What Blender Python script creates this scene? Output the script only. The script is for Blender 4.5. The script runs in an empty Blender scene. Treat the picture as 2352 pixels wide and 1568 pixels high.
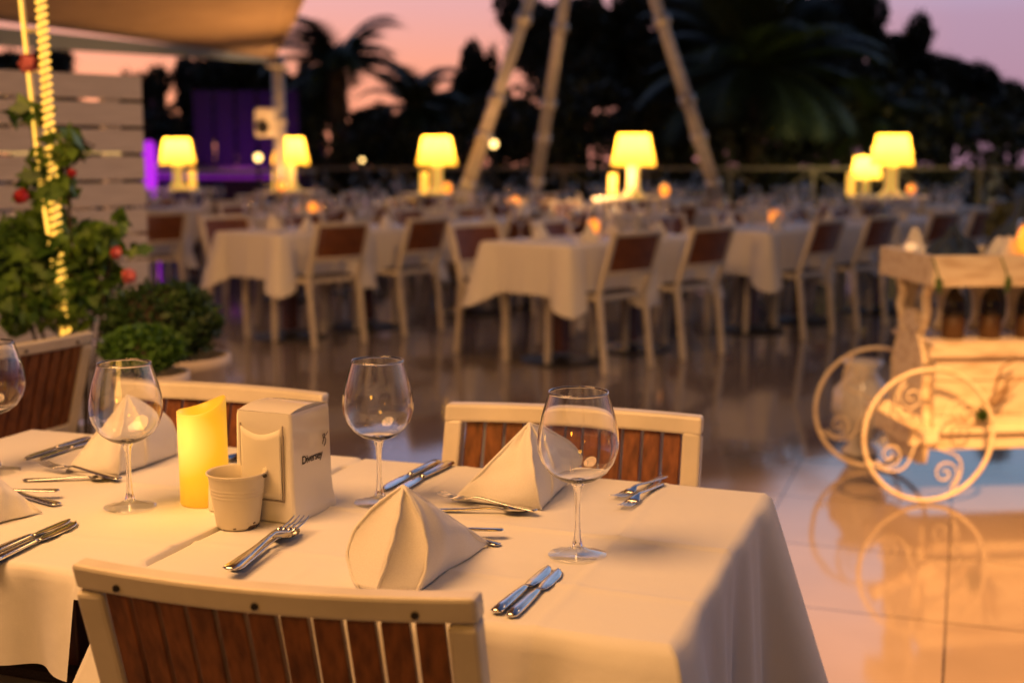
import bpy, math, random
from mathutils import Vector, Matrix
R = math.radians
sc = bpy.context.scene
col = sc.collection
rnd = random.Random(7)

# ------------------------------------------------------------------ camera frame
CAMH, PITCH, FPX, CU, CV = 1.27, R(8.18), 2950.0, 1176.0, 784.0
def ray(u, v):
    a, b = (u-CU)/FPX, (CV-v)/FPX
    return Vector((a, math.cos(PITCH)+b*math.sin(PITCH), -math.sin(PITCH)+b*math.cos(PITCH)))
def at(u, v, z=0.752):
    d = ray(u, v); t = (z-CAMH)/d.z
    return Vector((d.x*t, d.y*t, z))
def ad(u, v, y):
    d = ray(u, v); t = y/d.y
    return Vector((d.x*t, y, CAMH+d.z*t))

# ------------------------------------------------------------------ materials
def mat(name, color=(.8,.8,.8), rough=.5, metal=0, **kw):
    m = bpy.data.materials.new(name); m.use_nodes = True
    b = m.node_tree.nodes['Principled BSDF']
    b.inputs['Base Color'].default_value = (*color, 1)
    b.inputs['Roughness'].default_value = rough
    b.inputs['Metallic'].default_value = metal
    for k, v in kw.items():
        b.inputs[k].default_value = v
    return m
def N(m, t, **kw):
    n = m.node_tree.nodes.new(t)
    for k, v in kw.items():
        if k in n.inputs: n.inputs[k].default_value = v
        else: setattr(n, k, v)
    return n
def L(m, a, b): m.node_tree.links.new(a, b)
def bsdf(m): return m.node_tree.nodes['Principled BSDF']
def vary(m, c1, c2, scale=(1,1,1), nscale=5.0, detail=6, bump=0.0, bdist=.002, coord='Object', lo=.35, hi=.65, bscale=None):
    tc = N(m, 'ShaderNodeTexCoord'); mp = N(m, 'ShaderNodeMapping'); mp.inputs['Scale'].default_value = scale
    L(m, tc.outputs[coord], mp.inputs['Vector'])
    nz = N(m, 'ShaderNodeTexNoise'); nz.inputs['Scale'].default_value = nscale; nz.inputs['Detail'].default_value = detail
    L(m, mp.outputs[0], nz.inputs['Vector'])
    cr = N(m, 'ShaderNodeValToRGB')
    cr.color_ramp.elements[0].position = lo; cr.color_ramp.elements[1].position = hi
    cr.color_ramp.elements[0].color = (*c1, 1); cr.color_ramp.elements[1].color = (*c2, 1)
    L(m, nz.outputs['Fac'], cr.inputs['Fac']); L(m, cr.outputs['Color'], bsdf(m).inputs['Base Color'])
    if bump:
        bp = N(m, 'ShaderNodeBump'); bp.inputs['Strength'].default_value = bump; bp.inputs['Distance'].default_value = bdist
        src = nz
        if bscale:
            src = N(m, 'ShaderNodeTexNoise'); src.inputs['Scale'].default_value = bscale
            L(m, mp.outputs[0], src.inputs['Vector'])
        L(m, src.outputs['Fac'], bp.inputs['Height']); L(m, bp.outputs[0], bsdf(m).inputs['Normal'])
    return m
def emis(m, c, s):
    bsdf(m).inputs['Emission Color'].default_value = (*c, 1); bsdf(m).inputs['Emission Strength'].default_value = s
    return m

def cloth_material():
    m = mat('white_cloth', (.8,.78,.75), .85)
    b = bsdf(m); b.inputs['Sheen Weight'].default_value = .15
    tc = N(m, 'ShaderNodeTexCoord')
    w1 = N(m, 'ShaderNodeTexNoise'); w1.inputs['Scale'].default_value = 900; w1.inputs['Detail'].default_value = 2
    w2 = N(m, 'ShaderNodeTexNoise'); w2.inputs['Scale'].default_value = 9; w2.inputs['Detail'].default_value = 3
    L(m, tc.outputs['Object'], w1.inputs['Vector']); L(m, tc.outputs['Object'], w2.inputs['Vector'])
    b1 = N(m, 'ShaderNodeBump'); b1.inputs['Strength'].default_value = .25; b1.inputs['Distance'].default_value = .0006
    b2 = N(m, 'ShaderNodeBump'); b2.inputs['Strength'].default_value = .5; b2.inputs['Distance'].default_value = .006
    L(m, w1.outputs['Fac'], b1.inputs['Height']); L(m, w2.outputs['Fac'], b2.inputs['Height'])
    w3 = N(m, 'ShaderNodeTexNoise'); w3.inputs['Scale'].default_value = 34; w3.inputs['Detail'].default_value = 4; w3.inputs['Distortion'].default_value = .1
    L(m, tc.outputs['Object'], w3.inputs['Vector'])
    b3 = N(m, 'ShaderNodeBump'); b3.inputs['Strength'].default_value = .22; b3.inputs['Distance'].default_value = .003
    L(m, w3.outputs['Fac'], b3.inputs['Height']); L(m, b3.outputs[0], b2.inputs['Normal'])
    L(m, b2.outputs[0], b1.inputs['Normal']); L(m, b1.outputs[0], b.inputs['Normal'])
    cr = N(m, 'ShaderNodeValToRGB'); cr.color_ramp.elements[0].color = (.74,.72,.69,1); cr.color_ramp.elements[1].color = (.83,.81,.78,1)
    L(m, w1.outputs['Fac'], cr.inputs['Fac']); L(m, cr.outputs[0], b.inputs['Base Color'])
    return m
M_cloth = cloth_material()
M_napkin = vary(mat('napkin_linen', rough=.9), (.78,.75,.72), (.84,.82,.79), nscale=700, detail=2, bump=.25, bdist=.0006)
M_wood = vary(mat('teak_slats', rough=.42), (.10,.028,.008), (.29,.10,.028), scale=(14,14,1.3), nscale=6, detail=8, bump=.25, bdist=.001, lo=.3, hi=.7)
M_frame = vary(mat('white_painted_frame', rough=.38), (.66,.60,.48), (.76,.69,.56), nscale=14, bump=.05, bdist=.0005, bscale=300)
M_seat = vary(mat('dark_seat_fabric', rough=.8), (.03,.018,.014), (.06,.036,.026), nscale=300, bump=.2, bdist=.001)
M_steel = vary(mat('polished_steel', rough=.14, metal=1), (.62,.61,.6), (.72,.71,.7), nscale=60, bump=.03, bdist=.0003, bscale=25)
M_screw = mat('dark_screw', (.05,.045,.04), .4, .8)
M_darkwood = vary(mat('dark_pedestal_wood', rough=.4), (.05,.016,.008), (.11,.035,.016), scale=(10,10,1), nscale=5, bump=.1)
M_black = vary(mat('black_iron', rough=.45, metal=.3), (.02,.02,.022), (.035,.035,.038), nscale=30)
M_ceramic = mat('white_enamel', (.78,.75,.7), .16, **{'Coat Weight': .4})
def chipped(name, c, chip, z0=None):
    m = mat(name, c, .35)
    tc = N(m, 'ShaderNodeTexCoord'); nz = N(m, 'ShaderNodeTexNoise'); nz.inputs['Scale'].default_value = 55; nz.inputs['Detail'].default_value = 5
    L(m, tc.outputs['Object'], nz.inputs['Vector'])
    sx = N(m, 'ShaderNodeSeparateXYZ'); L(m, tc.outputs['Object'], sx.inputs[0])
    mr = N(m, 'ShaderNodeMapRange'); mr.inputs['From Min'].default_value = .0; mr.inputs['From Max'].default_value = .006; mr.inputs['To Min'].default_value = .22; mr.inputs['To Max'].default_value = 0
    L(m, sx.outputs['Z'], mr.inputs['Value'])
    ad_ = N(m, 'ShaderNodeMath', operation='ADD'); L(m, nz.outputs['Fac'], ad_.inputs[0]); L(m, mr.outputs[0], ad_.inputs[1])
    cr = N(m, 'ShaderNodeValToRGB'); cr.color_ramp.elements[0].position = .69; cr.color_ramp.elements[1].position = .71
    cr.color_ramp.elements[0].color = (*c, 1); cr.color_ramp.elements[1].color = (*chip, 1)
    L(m, ad_.outputs[0], cr.inputs['Fac']); L(m, cr.outputs[0], bsdf(m).inputs['Base Color'])
    return m
M_bucket = chipped('cream_enamel_chipped', (.66,.6,.47), (.06,.03,.02))
M_aged = vary(mat('aged_whitewashed_wood', rough=.6), (.60,.47,.33), (.82,.73,.58), scale=(2,6,9), nscale=3.5, detail=9, bump=.25, bdist=.002, lo=.3, hi=.52)
M_white_paint = vary(mat('white_plank_paint', rough=.5), (.66,.62,.61), (.78,.74,.73), scale=(1,1,12), nscale=6, bump=.1)
M_text = mat('black_print', (.02,.02,.02), .5)
M_ledge = mat('napkin_paper', (.8,.76,.66), .9)
M_leaf_black = vary(mat('night_tree_leaves', rough=.6), (.010,.015,.009), (.038,.048,.020), nscale=.8, detail=3)
M_leaf_palm = vary(mat('palm_leaves', rough=.5), (.012,.024,.010), (.035,.060,.022), nscale=1.2)
M_bark = vary(mat('bark', rough=.9), (.03,.022,.016), (.08,.06,.045), nscale=9, bump=.6, bdist=.02)
M_leaf_rose = vary(mat('rose_leaves', rough=.45), (.05,.13,.02), (.19,.34,.05), nscale=12, detail=2)
M_leaf_ball = vary(mat('topiary_leaves', rough=.6), (.014,.045,.010), (.045,.11,.02), nscale=14, detail=2)
M_leaf_ball2 = vary(mat('fresh_topiary_leaves', rough=.6), (.04,.12,.015), (.10,.24,.03), nscale=14, detail=2)
M_petal_red = mat('red_petals', (.55,.03,.04), .6)
M_petal_pink = mat('coral_petals', (.85,.22,.22), .6)
M_canopy = vary(mat('canopy_fabric', rough=.85), (.42,.31,.23), (.48,.36,.27), nscale=3)
M_gutter = mat('canopy_valance', (.24,.33,.5), .6)
M_alu = vary(mat('galvanised_tube', rough=.4, metal=.35), (.48,.45,.42), (.62,.58,.53), nscale=9)
M_ground = vary(mat('dark_lawn', rough=.9), (.01,.014,.008), (.03,.04,.018), nscale=2)
M_roof = vary(mat('thatch_roof', rough=.9), (.06,.04,.035), (.12,.08,.06), nscale=14, bump=.4, bdist=.03)
M_parasol = mat('pale_parasol', (.6,.66,.8), .8)
M_purple_wall = mat('purple_backdrop', (.035,.015,.07), .7)
M_bluecloth = vary(mat('navy_cloth', rough=.7), (.012,.02,.05), (.03,.06,.12), nscale=20)
M_amber = mat('brown_pot', (.10,.05,.02), .5)
M_jar = mat('black_jar_glass', (.012,.01,.012), .15)
M_green = vary(mat('small_plant_green', rough=.5), (.04,.10,.02), (.10,.2,.04), nscale=20)
M_twig = mat('dry_twig', (.22,.13,.06), .8)
M_terracotta = vary(mat('pale_planter', rough=.6), (.55,.45,.36), (.68,.58,.48), nscale=8, bump=.1)
M_magenta = emis(mat('magenta_led_panel', (.3,.02,.4), .5), (.62,.03,1), .9)
M_purpleled = emis(mat('purple_led_strip', (.3,.05,.5), .5), (.50,.03,.85), .22)
M_globe = emis(mat('lit_globe', (1,.8,.4), .5), (1,.62,.2), 5)
M_rope = emis(mat('warm_rope_light', (1,.8,.3), .5), (1,.53,.07), 1.6)
M_flame = emis(mat('glowing_candle', (1,.6,.2), .5), (1,.25,.012), 2.3)
M_tallcandle = emis(mat('yellow_candle_wax', (1,.7,.2), .5), (1,.5,.06), 1.3)
M_strip = emis(mat('warm_led_strip', (1,.8,.4), .5), (1,.65,.2), 3)
def thin_glass():
    m = bpy.data.materials.new('thin_clear_glass'); m.use_nodes = True
    nt = m.node_tree; nt.nodes.clear()
    o = N(m, 'ShaderNodeOutputMaterial'); mx = N(m, 'ShaderNodeMixShader'); t = N(m, 'ShaderNodeBsdfTransparent'); g = N(m, 'ShaderNodeBsdfGlossy')
    t.inputs['Color'].default_value = (.97,.98,.98,1); g.inputs['Roughness'].default_value = .015; g.inputs['Color'].default_value = (1,1,1,1)
    f = N(m, 'ShaderNodeLayerWeight'); f.inputs['Blend'].default_value = .5
    pw = N(m, 'ShaderNodeMath', operation='POWER'); pw.inputs[1].default_value = 3.6; L(m, f.outputs['Facing'], pw.inputs[0])
    mr = N(m, 'ShaderNodeMapRange'); mr.inputs['To Min'].default_value = .09; mr.inputs['To Max'].default_value = .95
    L(m, pw.outputs[0], mr.inputs['Value']); L(m, mr.outputs[0], mx.inputs[0]); L(m, t.outputs[0], mx.inputs[1]); L(m, g.outputs[0], mx.inputs[2]); L(m, mx.outputs[0], o.inputs[0])
    return m
M_thin = thin_glass()
M_glass = mat('solid_clear_glass', (1,1,1), .0, **{'Transmission Weight': 1.0, 'IOR': 1.48})
def candle_mat():
    m = mat('led_candle_wax', (.55,.30,.05), .45)
    # wax glows from the little lamp inside: brighter at lamp height
    tc = N(m, 'ShaderNodeTexCoord'); sx = N(m, 'ShaderNodeVectorMath', operation='DISTANCE'); sx.inputs[1].default_value = (-.03, -.03, .10)
    L(m, tc.outputs['Object'], sx.inputs[0])
    cr = N(m, 'ShaderNodeValToRGB'); e = cr.color_ramp.elements
    e[0].position = .02; e[0].color = (1.2,.80,.14,1); e[1].position = .13; e[1].color = (.45,.17,.004,1)
    k = cr.color_ramp.elements.new(.06); k.color = (.86,.44,.012,1)
    L(m, sx.outputs['Value'], cr.inputs[0]); L(m, cr.outputs[0], bsdf(m).inputs['Emission Color']); bsdf(m).inputs['Emission Strength'].default_value = .80
    return m
M_candle = candle_mat()
def shade_mat():
    m = bpy.data.materials.new('lamp_shade_fabric'); m.use_nodes = True
    nt = m.node_tree; nt.nodes.clear()
    o = N(m, 'ShaderNodeOutputMaterial'); a = N(m, 'ShaderNodeAddShader'); t = N(m, 'ShaderNodeBsdfTranslucent'); e = N(m, 'ShaderNodeEmission')
    t.inputs['Color'].default_value = (.85,.66,.26,1); e.inputs['Color'].default_value = (1,.42,.02,1); e.inputs['Strength'].default_value = .30
    L(m, t.outputs[0], a.inputs[0]); L(m, e.outputs[0], a.inputs[1]); L(m, a.outputs[0], o.inputs[0])
    return m
M_shade = shade_mat()
M_lampbase = emis(mat('glow_painted_base', (.85,.75,.5), .4), (1,.55,.06), .45)  # emission paints the bulb's light onto the ceramic base

# ------------------------------------------------------------------ mesh helpers
class MB:
    def __init__(s): s.v = []; s.f = []
    def add(s, vs, fs):
        o = len(s.v); s.v += [tuple(v) for v in vs]; s.f += [tuple(i+o for i in f) for f in fs]
    def box(s, c, d, rot=None):
        hx, hy, hz = d[0]/2, d[1]/2, d[2]/2
        vs = [Vector((x, y, z)) for x in (-hx, hx) for y in (-hy, hy) for z in (-hz, hz)]
        if rot is not None: vs = [rot @ v for v in vs]
        vs = [v+Vector(c) for v in vs]
        s.add(vs, [(0,1,3,2),(4,6,7,5),(0,4,5,1),(2,3,7,6),(0,2,6,4),(1,5,7,3)])
    def bar(s, a, b, w, t, up=(0,0,1)):
        a, b = Vector(a), Vector(b); d = (b-a); l = d.length; d.normalize()
        x = d.cross(Vector(up))
        if x.length < 1e-4: x = Vector((1,0,0))
        x.normalize(); y = x.cross(d)
        rot = Matrix((x, d, y)).transposed()
        s.box((a+b)/2, (w, l, t), rot)
    def tube(s, pts, r, n=8, cap=True):
        pts = [Vector(p) for p in pts]; k = len(pts); vs = []
        rs = r if isinstance(r, (list, tuple)) else [r]*k
        ref = None
        for i, p in enumerate(pts):
            t = (pts[min(i+1, k-1)]-pts[max(i-1, 0)]).normalized()
            if ref is None: ref = t.orthogonal().normalized()
            ref = (ref - t*ref.dot(t)); ref = ref.normalized() if ref.length > 1e-6 else t.orthogonal().normalized()
            bn = t.cross(ref)
            for j in range(n):
                a = 2*math.pi*j/n
                vs.append(p+ref*math.cos(a)*rs[i]+bn*math.sin(a)*rs[i])
        fs = [(i*n+j, i*n+(j+1) % n, (i+1)*n+(j+1) % n, (i+1)*n+j) for i in range(k-1) for j in range(n)]
        if cap: fs += [tuple(range(n-1, -1, -1)), tuple((k-1)*n+j for j in range(n))]
        s.add(vs, fs)
    def lathe(s, prof, n=40, c=(0,0,0), wob=None):
        vs = []; k = len(prof)
        for i, (r, z) in enumerate(prof):
            for j in range(n):
                a = 2*math.pi*j/n
                rr = r*(1+(wob(a, z) if wob else 0))
                vs.append((c[0]+rr*math.cos(a), c[1]+rr*math.sin(a), c[2]+z))
        fs = [(i*n+j, i*n+(j+1) % n, (i+1)*n+(j+1) % n, (i+1)*n+j) for i in range(k-1) for j in range(n)]
        s.add(vs, fs)
    def grid(s, fn, nu, nv):
        vs = [fn(i/nu, j/nv) for i in range(nu+1) for j in range(nv+1)]
        s.add(vs, [(i*(nv+1)+j, (i+1)*(nv+1)+j, (i+1)*(nv+1)+j+1, i*(nv+1)+j+1) for i in range(nu) for j in range(nv)])
    def ball(s, c, r, n=12, m=8, sq=(1,1,1)):
        vs = []
        for i in range(m+1):
            th = math.pi*i/m
            for j in range(n):
                a = 2*math.pi*j/n
                vs.append((c[0]+r*sq[0]*math.sin(th)*math.cos(a), c[1]+r*sq[1]*math.sin(th)*math.sin(a), c[2]+r*sq[2]*math.cos(th)))
        s.add(vs, [(i*n+j, (i+1)*n+j, (i+1)*n+(j+1) % n, i*n+(j+1) % n) for i in range(m) for j in range(n)])
    def build(s, name, m, parent=None, smooth=False, bevel=0, solid=0, sub=0, loc=None):
        me = bpy.data.meshes.new(name); me.from_pydata(s.v, [], s.f); me.validate(); me.update()
        if smooth: me.polygons.foreach_set('use_smooth', [True]*len(me.polygons))
        me.materials.append(m)
        o = bpy.data.objects.new(name, me); col.objects.link(o)
        if parent: o.parent = parent
        if loc is not None: o.location = loc
        if solid:
            md = o.modifiers.new('s', 'SOLIDIFY'); md.thickness = solid; md.offset = 0
        if sub:
            md = o.modifiers.new('u', 'SUBSURF'); md.levels = sub; md.render_levels = sub
        if bevel:
            md = o.modifiers.new('b', 'BEVEL'); md.width = bevel; md.segments = 2; md.limit_method = 'ANGLE'
        return o
def tag(o, label=None, cat=None, group=None, kind=None):
    if label: o['label'] = label
    if cat: o['category'] = cat
    if group: o['group'] = group
    if kind: o['kind'] = kind
    return o
def thing(name, label, cat, loc=(0,0,0), rz=0, group=None):
    o = bpy.data.objects.new(name, None); col.objects.link(o); o.empty_display_size = .1
    o.location = loc; o.rotation_euler = (0, 0, rz)
    return tag(o, label, cat, group)
def dup(root, loc, rz, label, group=None, scale=None, cat=None, skip=None):
    def cp(o, par):
        c = o.copy(); col.objects.link(c)
        if par is not None: c.parent = par
        for ch in o.children:
            if not (skip and ch.name.startswith(skip)): cp(ch, c)
        return c
    r = cp(root, None); r.location = loc; r.rotation_euler = (0, 0, rz)
    r['label'] = label
    if group: r['group'] = group
    if cat: r['category'] = cat
    if scale: r.scale = (scale,)*3
    return r
def leaves(mb, blobs, n, size, asp=.5, seed=1, shell=.75):
    r = random.Random(seed)
    wts = [b[3]*b[4]*b[5] for b in blobs]
    for _ in range(n):
        b = r.choices(blobs, wts)[0]
        while True:
            p = Vector((r.uniform(-1,1), r.uniform(-1,1), r.uniform(-1,1)))
            if 0.02 < p.length < 1: break
        if r.random() < shell: p = p.normalized()*r.uniform(.75, 1.0)
        c = Vector((b[0]+p.x*b[3], b[1]+p.y*b[4], b[2]+p.z*b[5]))
        d = Vector((r.gauss(0,1), r.gauss(0,1), r.gauss(0,1))).normalized()
        e = d.orthogonal().normalized()
        e = Matrix.Rotation(r.uniform(0, 6.28), 3, d) @ e
        s_ = size*r.uniform(.6, 1.3)
        f = d.cross(e)
        mb.add([c-e*s_, c+f*s_*asp, c+e*s_, c-f*s_*asp], [(0,1,2,3)])

# ------------------------------------------------------------------ setting: ground, floor
g = MB(); g.add([(-120,-30,-.02),(120,-30,-.02),(120,160,-.02),(-120,160,-.02)], [(0,1,2,3)])
tag(g.build('ground', M_ground), kind='structure')
def floor_mat():
    m = mat('polished_terrace_tiles', (.4,.36,.34), .12)
    b = bsdf(m); b.inputs['Specular IOR Level'].default_value = .6; b.inputs['IOR'].default_value = 1.75
    tc = N(m, 'ShaderNodeTexCoord'); mp = N(m, 'ShaderNodeMapping'); mp.inputs['Rotation'].default_value = (0,0,R(19.4))
    p0 = at(2165, 1568, 0); a = R(19.4)
    rx = p0.x*math.cos(a)-p0.y*math.sin(a); ry = p0.x*math.sin(a)+p0.y*math.cos(a)
    p1 = at(2100, 1421, 0); ry1 = p1.x*math.sin(a)+p1.y*math.cos(a)
    mp.inputs['Location'].default_value = (-rx, -ry1, 0)
    L(m, tc.outputs['Object'], mp.inputs['Vector'])
    br = N(m, 'ShaderNodeTexBrick', offset=0.0, squash=1.0)
    br.inputs['Scale'].default_value = 1; br.inputs['Brick Width'].default_value = .607; br.inputs['Row Height'].default_value = .607
    br.inputs['Mortar Size'].default_value = .0036; br.inputs['Mortar Smooth'].default_value = .1
    br.inputs['Color1'].default_value = (.205,.172,.16,1); br.inputs['Color2'].default_value = (.24,.205,.19,1); br.inputs['Mortar'].default_value = (.05,.04,.04,1)
    L(m, mp.outputs[0], br.inputs['Vector'])
    nz = N(m, 'ShaderNodeTexNoise'); nz.inputs['Scale'].default_value = 2.5; nz.inputs['Detail'].default_value = 8
    L(m, tc.outputs['Object'], nz.inputs['Vector'])
    mx = N(m, 'ShaderNodeMix', data_type='RGBA', blend_type='MULTIPLY'); mx.inputs[0].default_value = .35
    cr = N(m, 'ShaderNodeValToRGB'); cr.color_ramp.elements[0].position = .3; cr.color_ramp.elements[1].position = .7; cr.color_ramp.elements[0].color = (.6,.6,.6,1)
    L(m, nz.outputs['Fac'], cr.inputs[0]); L(m, br.outputs['Color'], mx.inputs[6]); L(m, cr.outputs[0], mx.inputs[7]); L(m, mx.outputs[2], b.inputs['Base Color'])
    rr = N(m, 'ShaderNodeMapRange'); rr.inputs['To Min'].default_value = .04; rr.inputs['To Max'].default_value = .11
    L(m, nz.outputs['Fac'], rr.inputs['Value']); L(m, rr.outputs[0], b.inputs['Roughness'])
    bp = N(m, 'ShaderNodeBump'); bp.inputs['Strength'].default_value = .6; bp.inputs['Distance'].default_value = .002; bp.invert = True
    L(m, br.outputs['Fac'], bp.inputs['Height'])
    n2 = N(m, 'ShaderNodeTexNoise'); n2.inputs['Scale'].default_value = 3.0; n2.inputs['Detail'].default_value = 1
    L(m, tc.outputs['Object'], n2.inputs['Vector'])
    b2 = N(m, 'ShaderNodeBump'); b2.inputs['Strength'].default_value = .12; b2.inputs['Distance'].default_value = .01
    L(m, n2.outputs['Fac'], b2.inputs['Height']); L(m, b2.outputs[0], bp.inputs['Normal']); L(m, bp.outputs[0], b.inputs['Normal'])
    return m
f = MB(); f.box((0, 7, -.004), (40, 28, .008))
tag(f.build('terrace_floor', floor_mat()), kind='structure')

# ------------------------------------------------------------------ chairs
CH, CW = .84, .45
def chair_proto(loc, rz, label, group):
    t = thing('dining_chair', label, 'chair', loc, rz, group)
    hw = CW/2
    def yb(z): return -.19-.12*max(0, z-.45)/.39 if z > .45 else -.19-.06*(.45-z)/.45
    def bow(x): return -.028*(1-(x/hw)**2)
    n = 12
    def rail(z0, z1, th, xa=-hw, xb=hw):
        vs = []; fs = []
        for i in range(n+1):
            x = xa+(xb-xa)*i/n
            for z in (z0, z1):
                y = yb(z)+bow(x)
                vs += [(x, y-th/2, z), (x, y+th/2, z)]
        for i in range(n):
            a = i*4; b = a+4
            fs += [(a,b,b+2,a+2),(a+1,a+3,b+3,b+1),(a+2,b+2,b+3,a+3),(a,a+1,b+1,b)]
        fs += [(0,2,3,1),(n*4,n*4+1,n*4+3,n*4+2)]
        return vs, fs
    bf = MB()
    bf.add(*rail(CH-.030, CH, .03)); bf.add(*rail(.575, .605, .026, -hw+.03, hw-.03))
    for s in (-1, 1):
        bf.bar((s*(hw-.016), yb(.46), .46), (s*(hw-.016), yb(CH-.030)+bow(hw-.016), CH-.0302), .032, .03, up=(0,1,0))
    bf.build('back_frame', M_frame, t, bevel=.005)
    sl = MB(); ns = 11; iw = CW-.066; pw = iw/ns
    for i in range(ns):
        x = -iw/2+pw*(i+.5); w = pw*.84
        pts = []
        for z in (.606, CH-.031):
            y = yb(z)+bow(x)-.001
            pts.append((x, y, z))
        a, b = Vector(pts[0]), Vector(pts[1])
        yaw = math.atan2(-(bow(x+.01)-bow(x-.01)), -.02)
        sl.bar(a, b, w, .012, up=(-math.sin(0)*0 - (bow(x+.01)-bow(x-.01))/.02, 1, 0))
    sl.build('slat_panel', M_wood, t, bevel=.0015)
    for x in (-hw+.06, 0, hw-.06):
        sw = MB(); z = CH-.019; y = yb(z)+bow(x)-.0165
        sw.tube([(x, y+.003, z), (x, y-.0015, z)], .004, 8); sw.build('screw', M_screw, t)
    for s in (-1, 1):
        lb = MB(); lb.bar((s*(hw-.016), yb(0), 0), (s*(hw-.016), yb(.459), .459), .031, .03, up=(0,1,0)); lb.build('leg', M_frame, t, bevel=.004)
        lf = MB(); lf.bar((s*(hw-.02), .225, 0), (s*(hw-.02), .215, .4295), .034, .03, up=(0,1,0)); lf.build('leg', M_frame, t, bevel=.004)
    sf = MB()
    for s in (-1, 1): sf.box((s*(hw-.02), .0, .445), (.03, .34, .03))
    sf.box((0, .215, .445), (CW-.004, .032, .03)); sf.box((0, -.175, .445), (CW-.086, .025, .03))
    sf.build('seat_frame', M_frame, t, bevel=.004)
    st = MB(); st.box((0, .02, .462), (CW-.075, .36, .028))
    st.build('seat', M_seat, t, bevel=.01)
    sk = MB()
    for i in range(8):
        sk.box((-.165+i*.047, .02, .443), (.040, .34, .008))
    sk.build('seat_slats', M_wood, t)
    return t
def chair_from_rail(uL, vL, uR, vR, near):
    a, b = at(uL, vL, CH), at(uR, vR, CH)
    d = b-a; ang = math.atan2(d.y, d.x); mid = (a+b)/2
    rz = ang if near else ang+math.pi
    off = Vector((-math.sin(rz), math.cos(rz), 0))*.31
    return Vector((mid.x+off.x, mid.y+off.y, 0)), rz
G_fg = 'chairs at the sharp foreground table'
loc, rz = chair_from_rail(200, 1287, 1075, 1362, True)
chair0 = chair_proto(loc, rz, 'nearest chair, seen from behind, brown slats and three screws in top rail', G_fg)
loc, rz = chair_from_rail(1035, 925, 1608, 955, False)
dup(chair0, loc, rz, 'chair across the table behind the right hand wine glass, brown slats', G_fg)
loc, rz = chair_from_rail(262, 872, 760, 905, False)
dup(chair0, loc, rz, 'chair across the table behind the glowing candle and napkin dispenser', G_fg)
cR, cL = at(205, 760, CH), Vector((0,0,0))
dr = Vector((.50,.86,0)); mid = cR-dr*CW/2; fw = Vector((-.86,.50,0))
rz = math.atan2(-fw.x, fw.y)
dup(chair0, (mid.x+fw.x*.31, mid.y+fw.y*.31, 0), rz, 'chair with its back turned at the left edge, beside the rose bush', G_fg)

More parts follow.
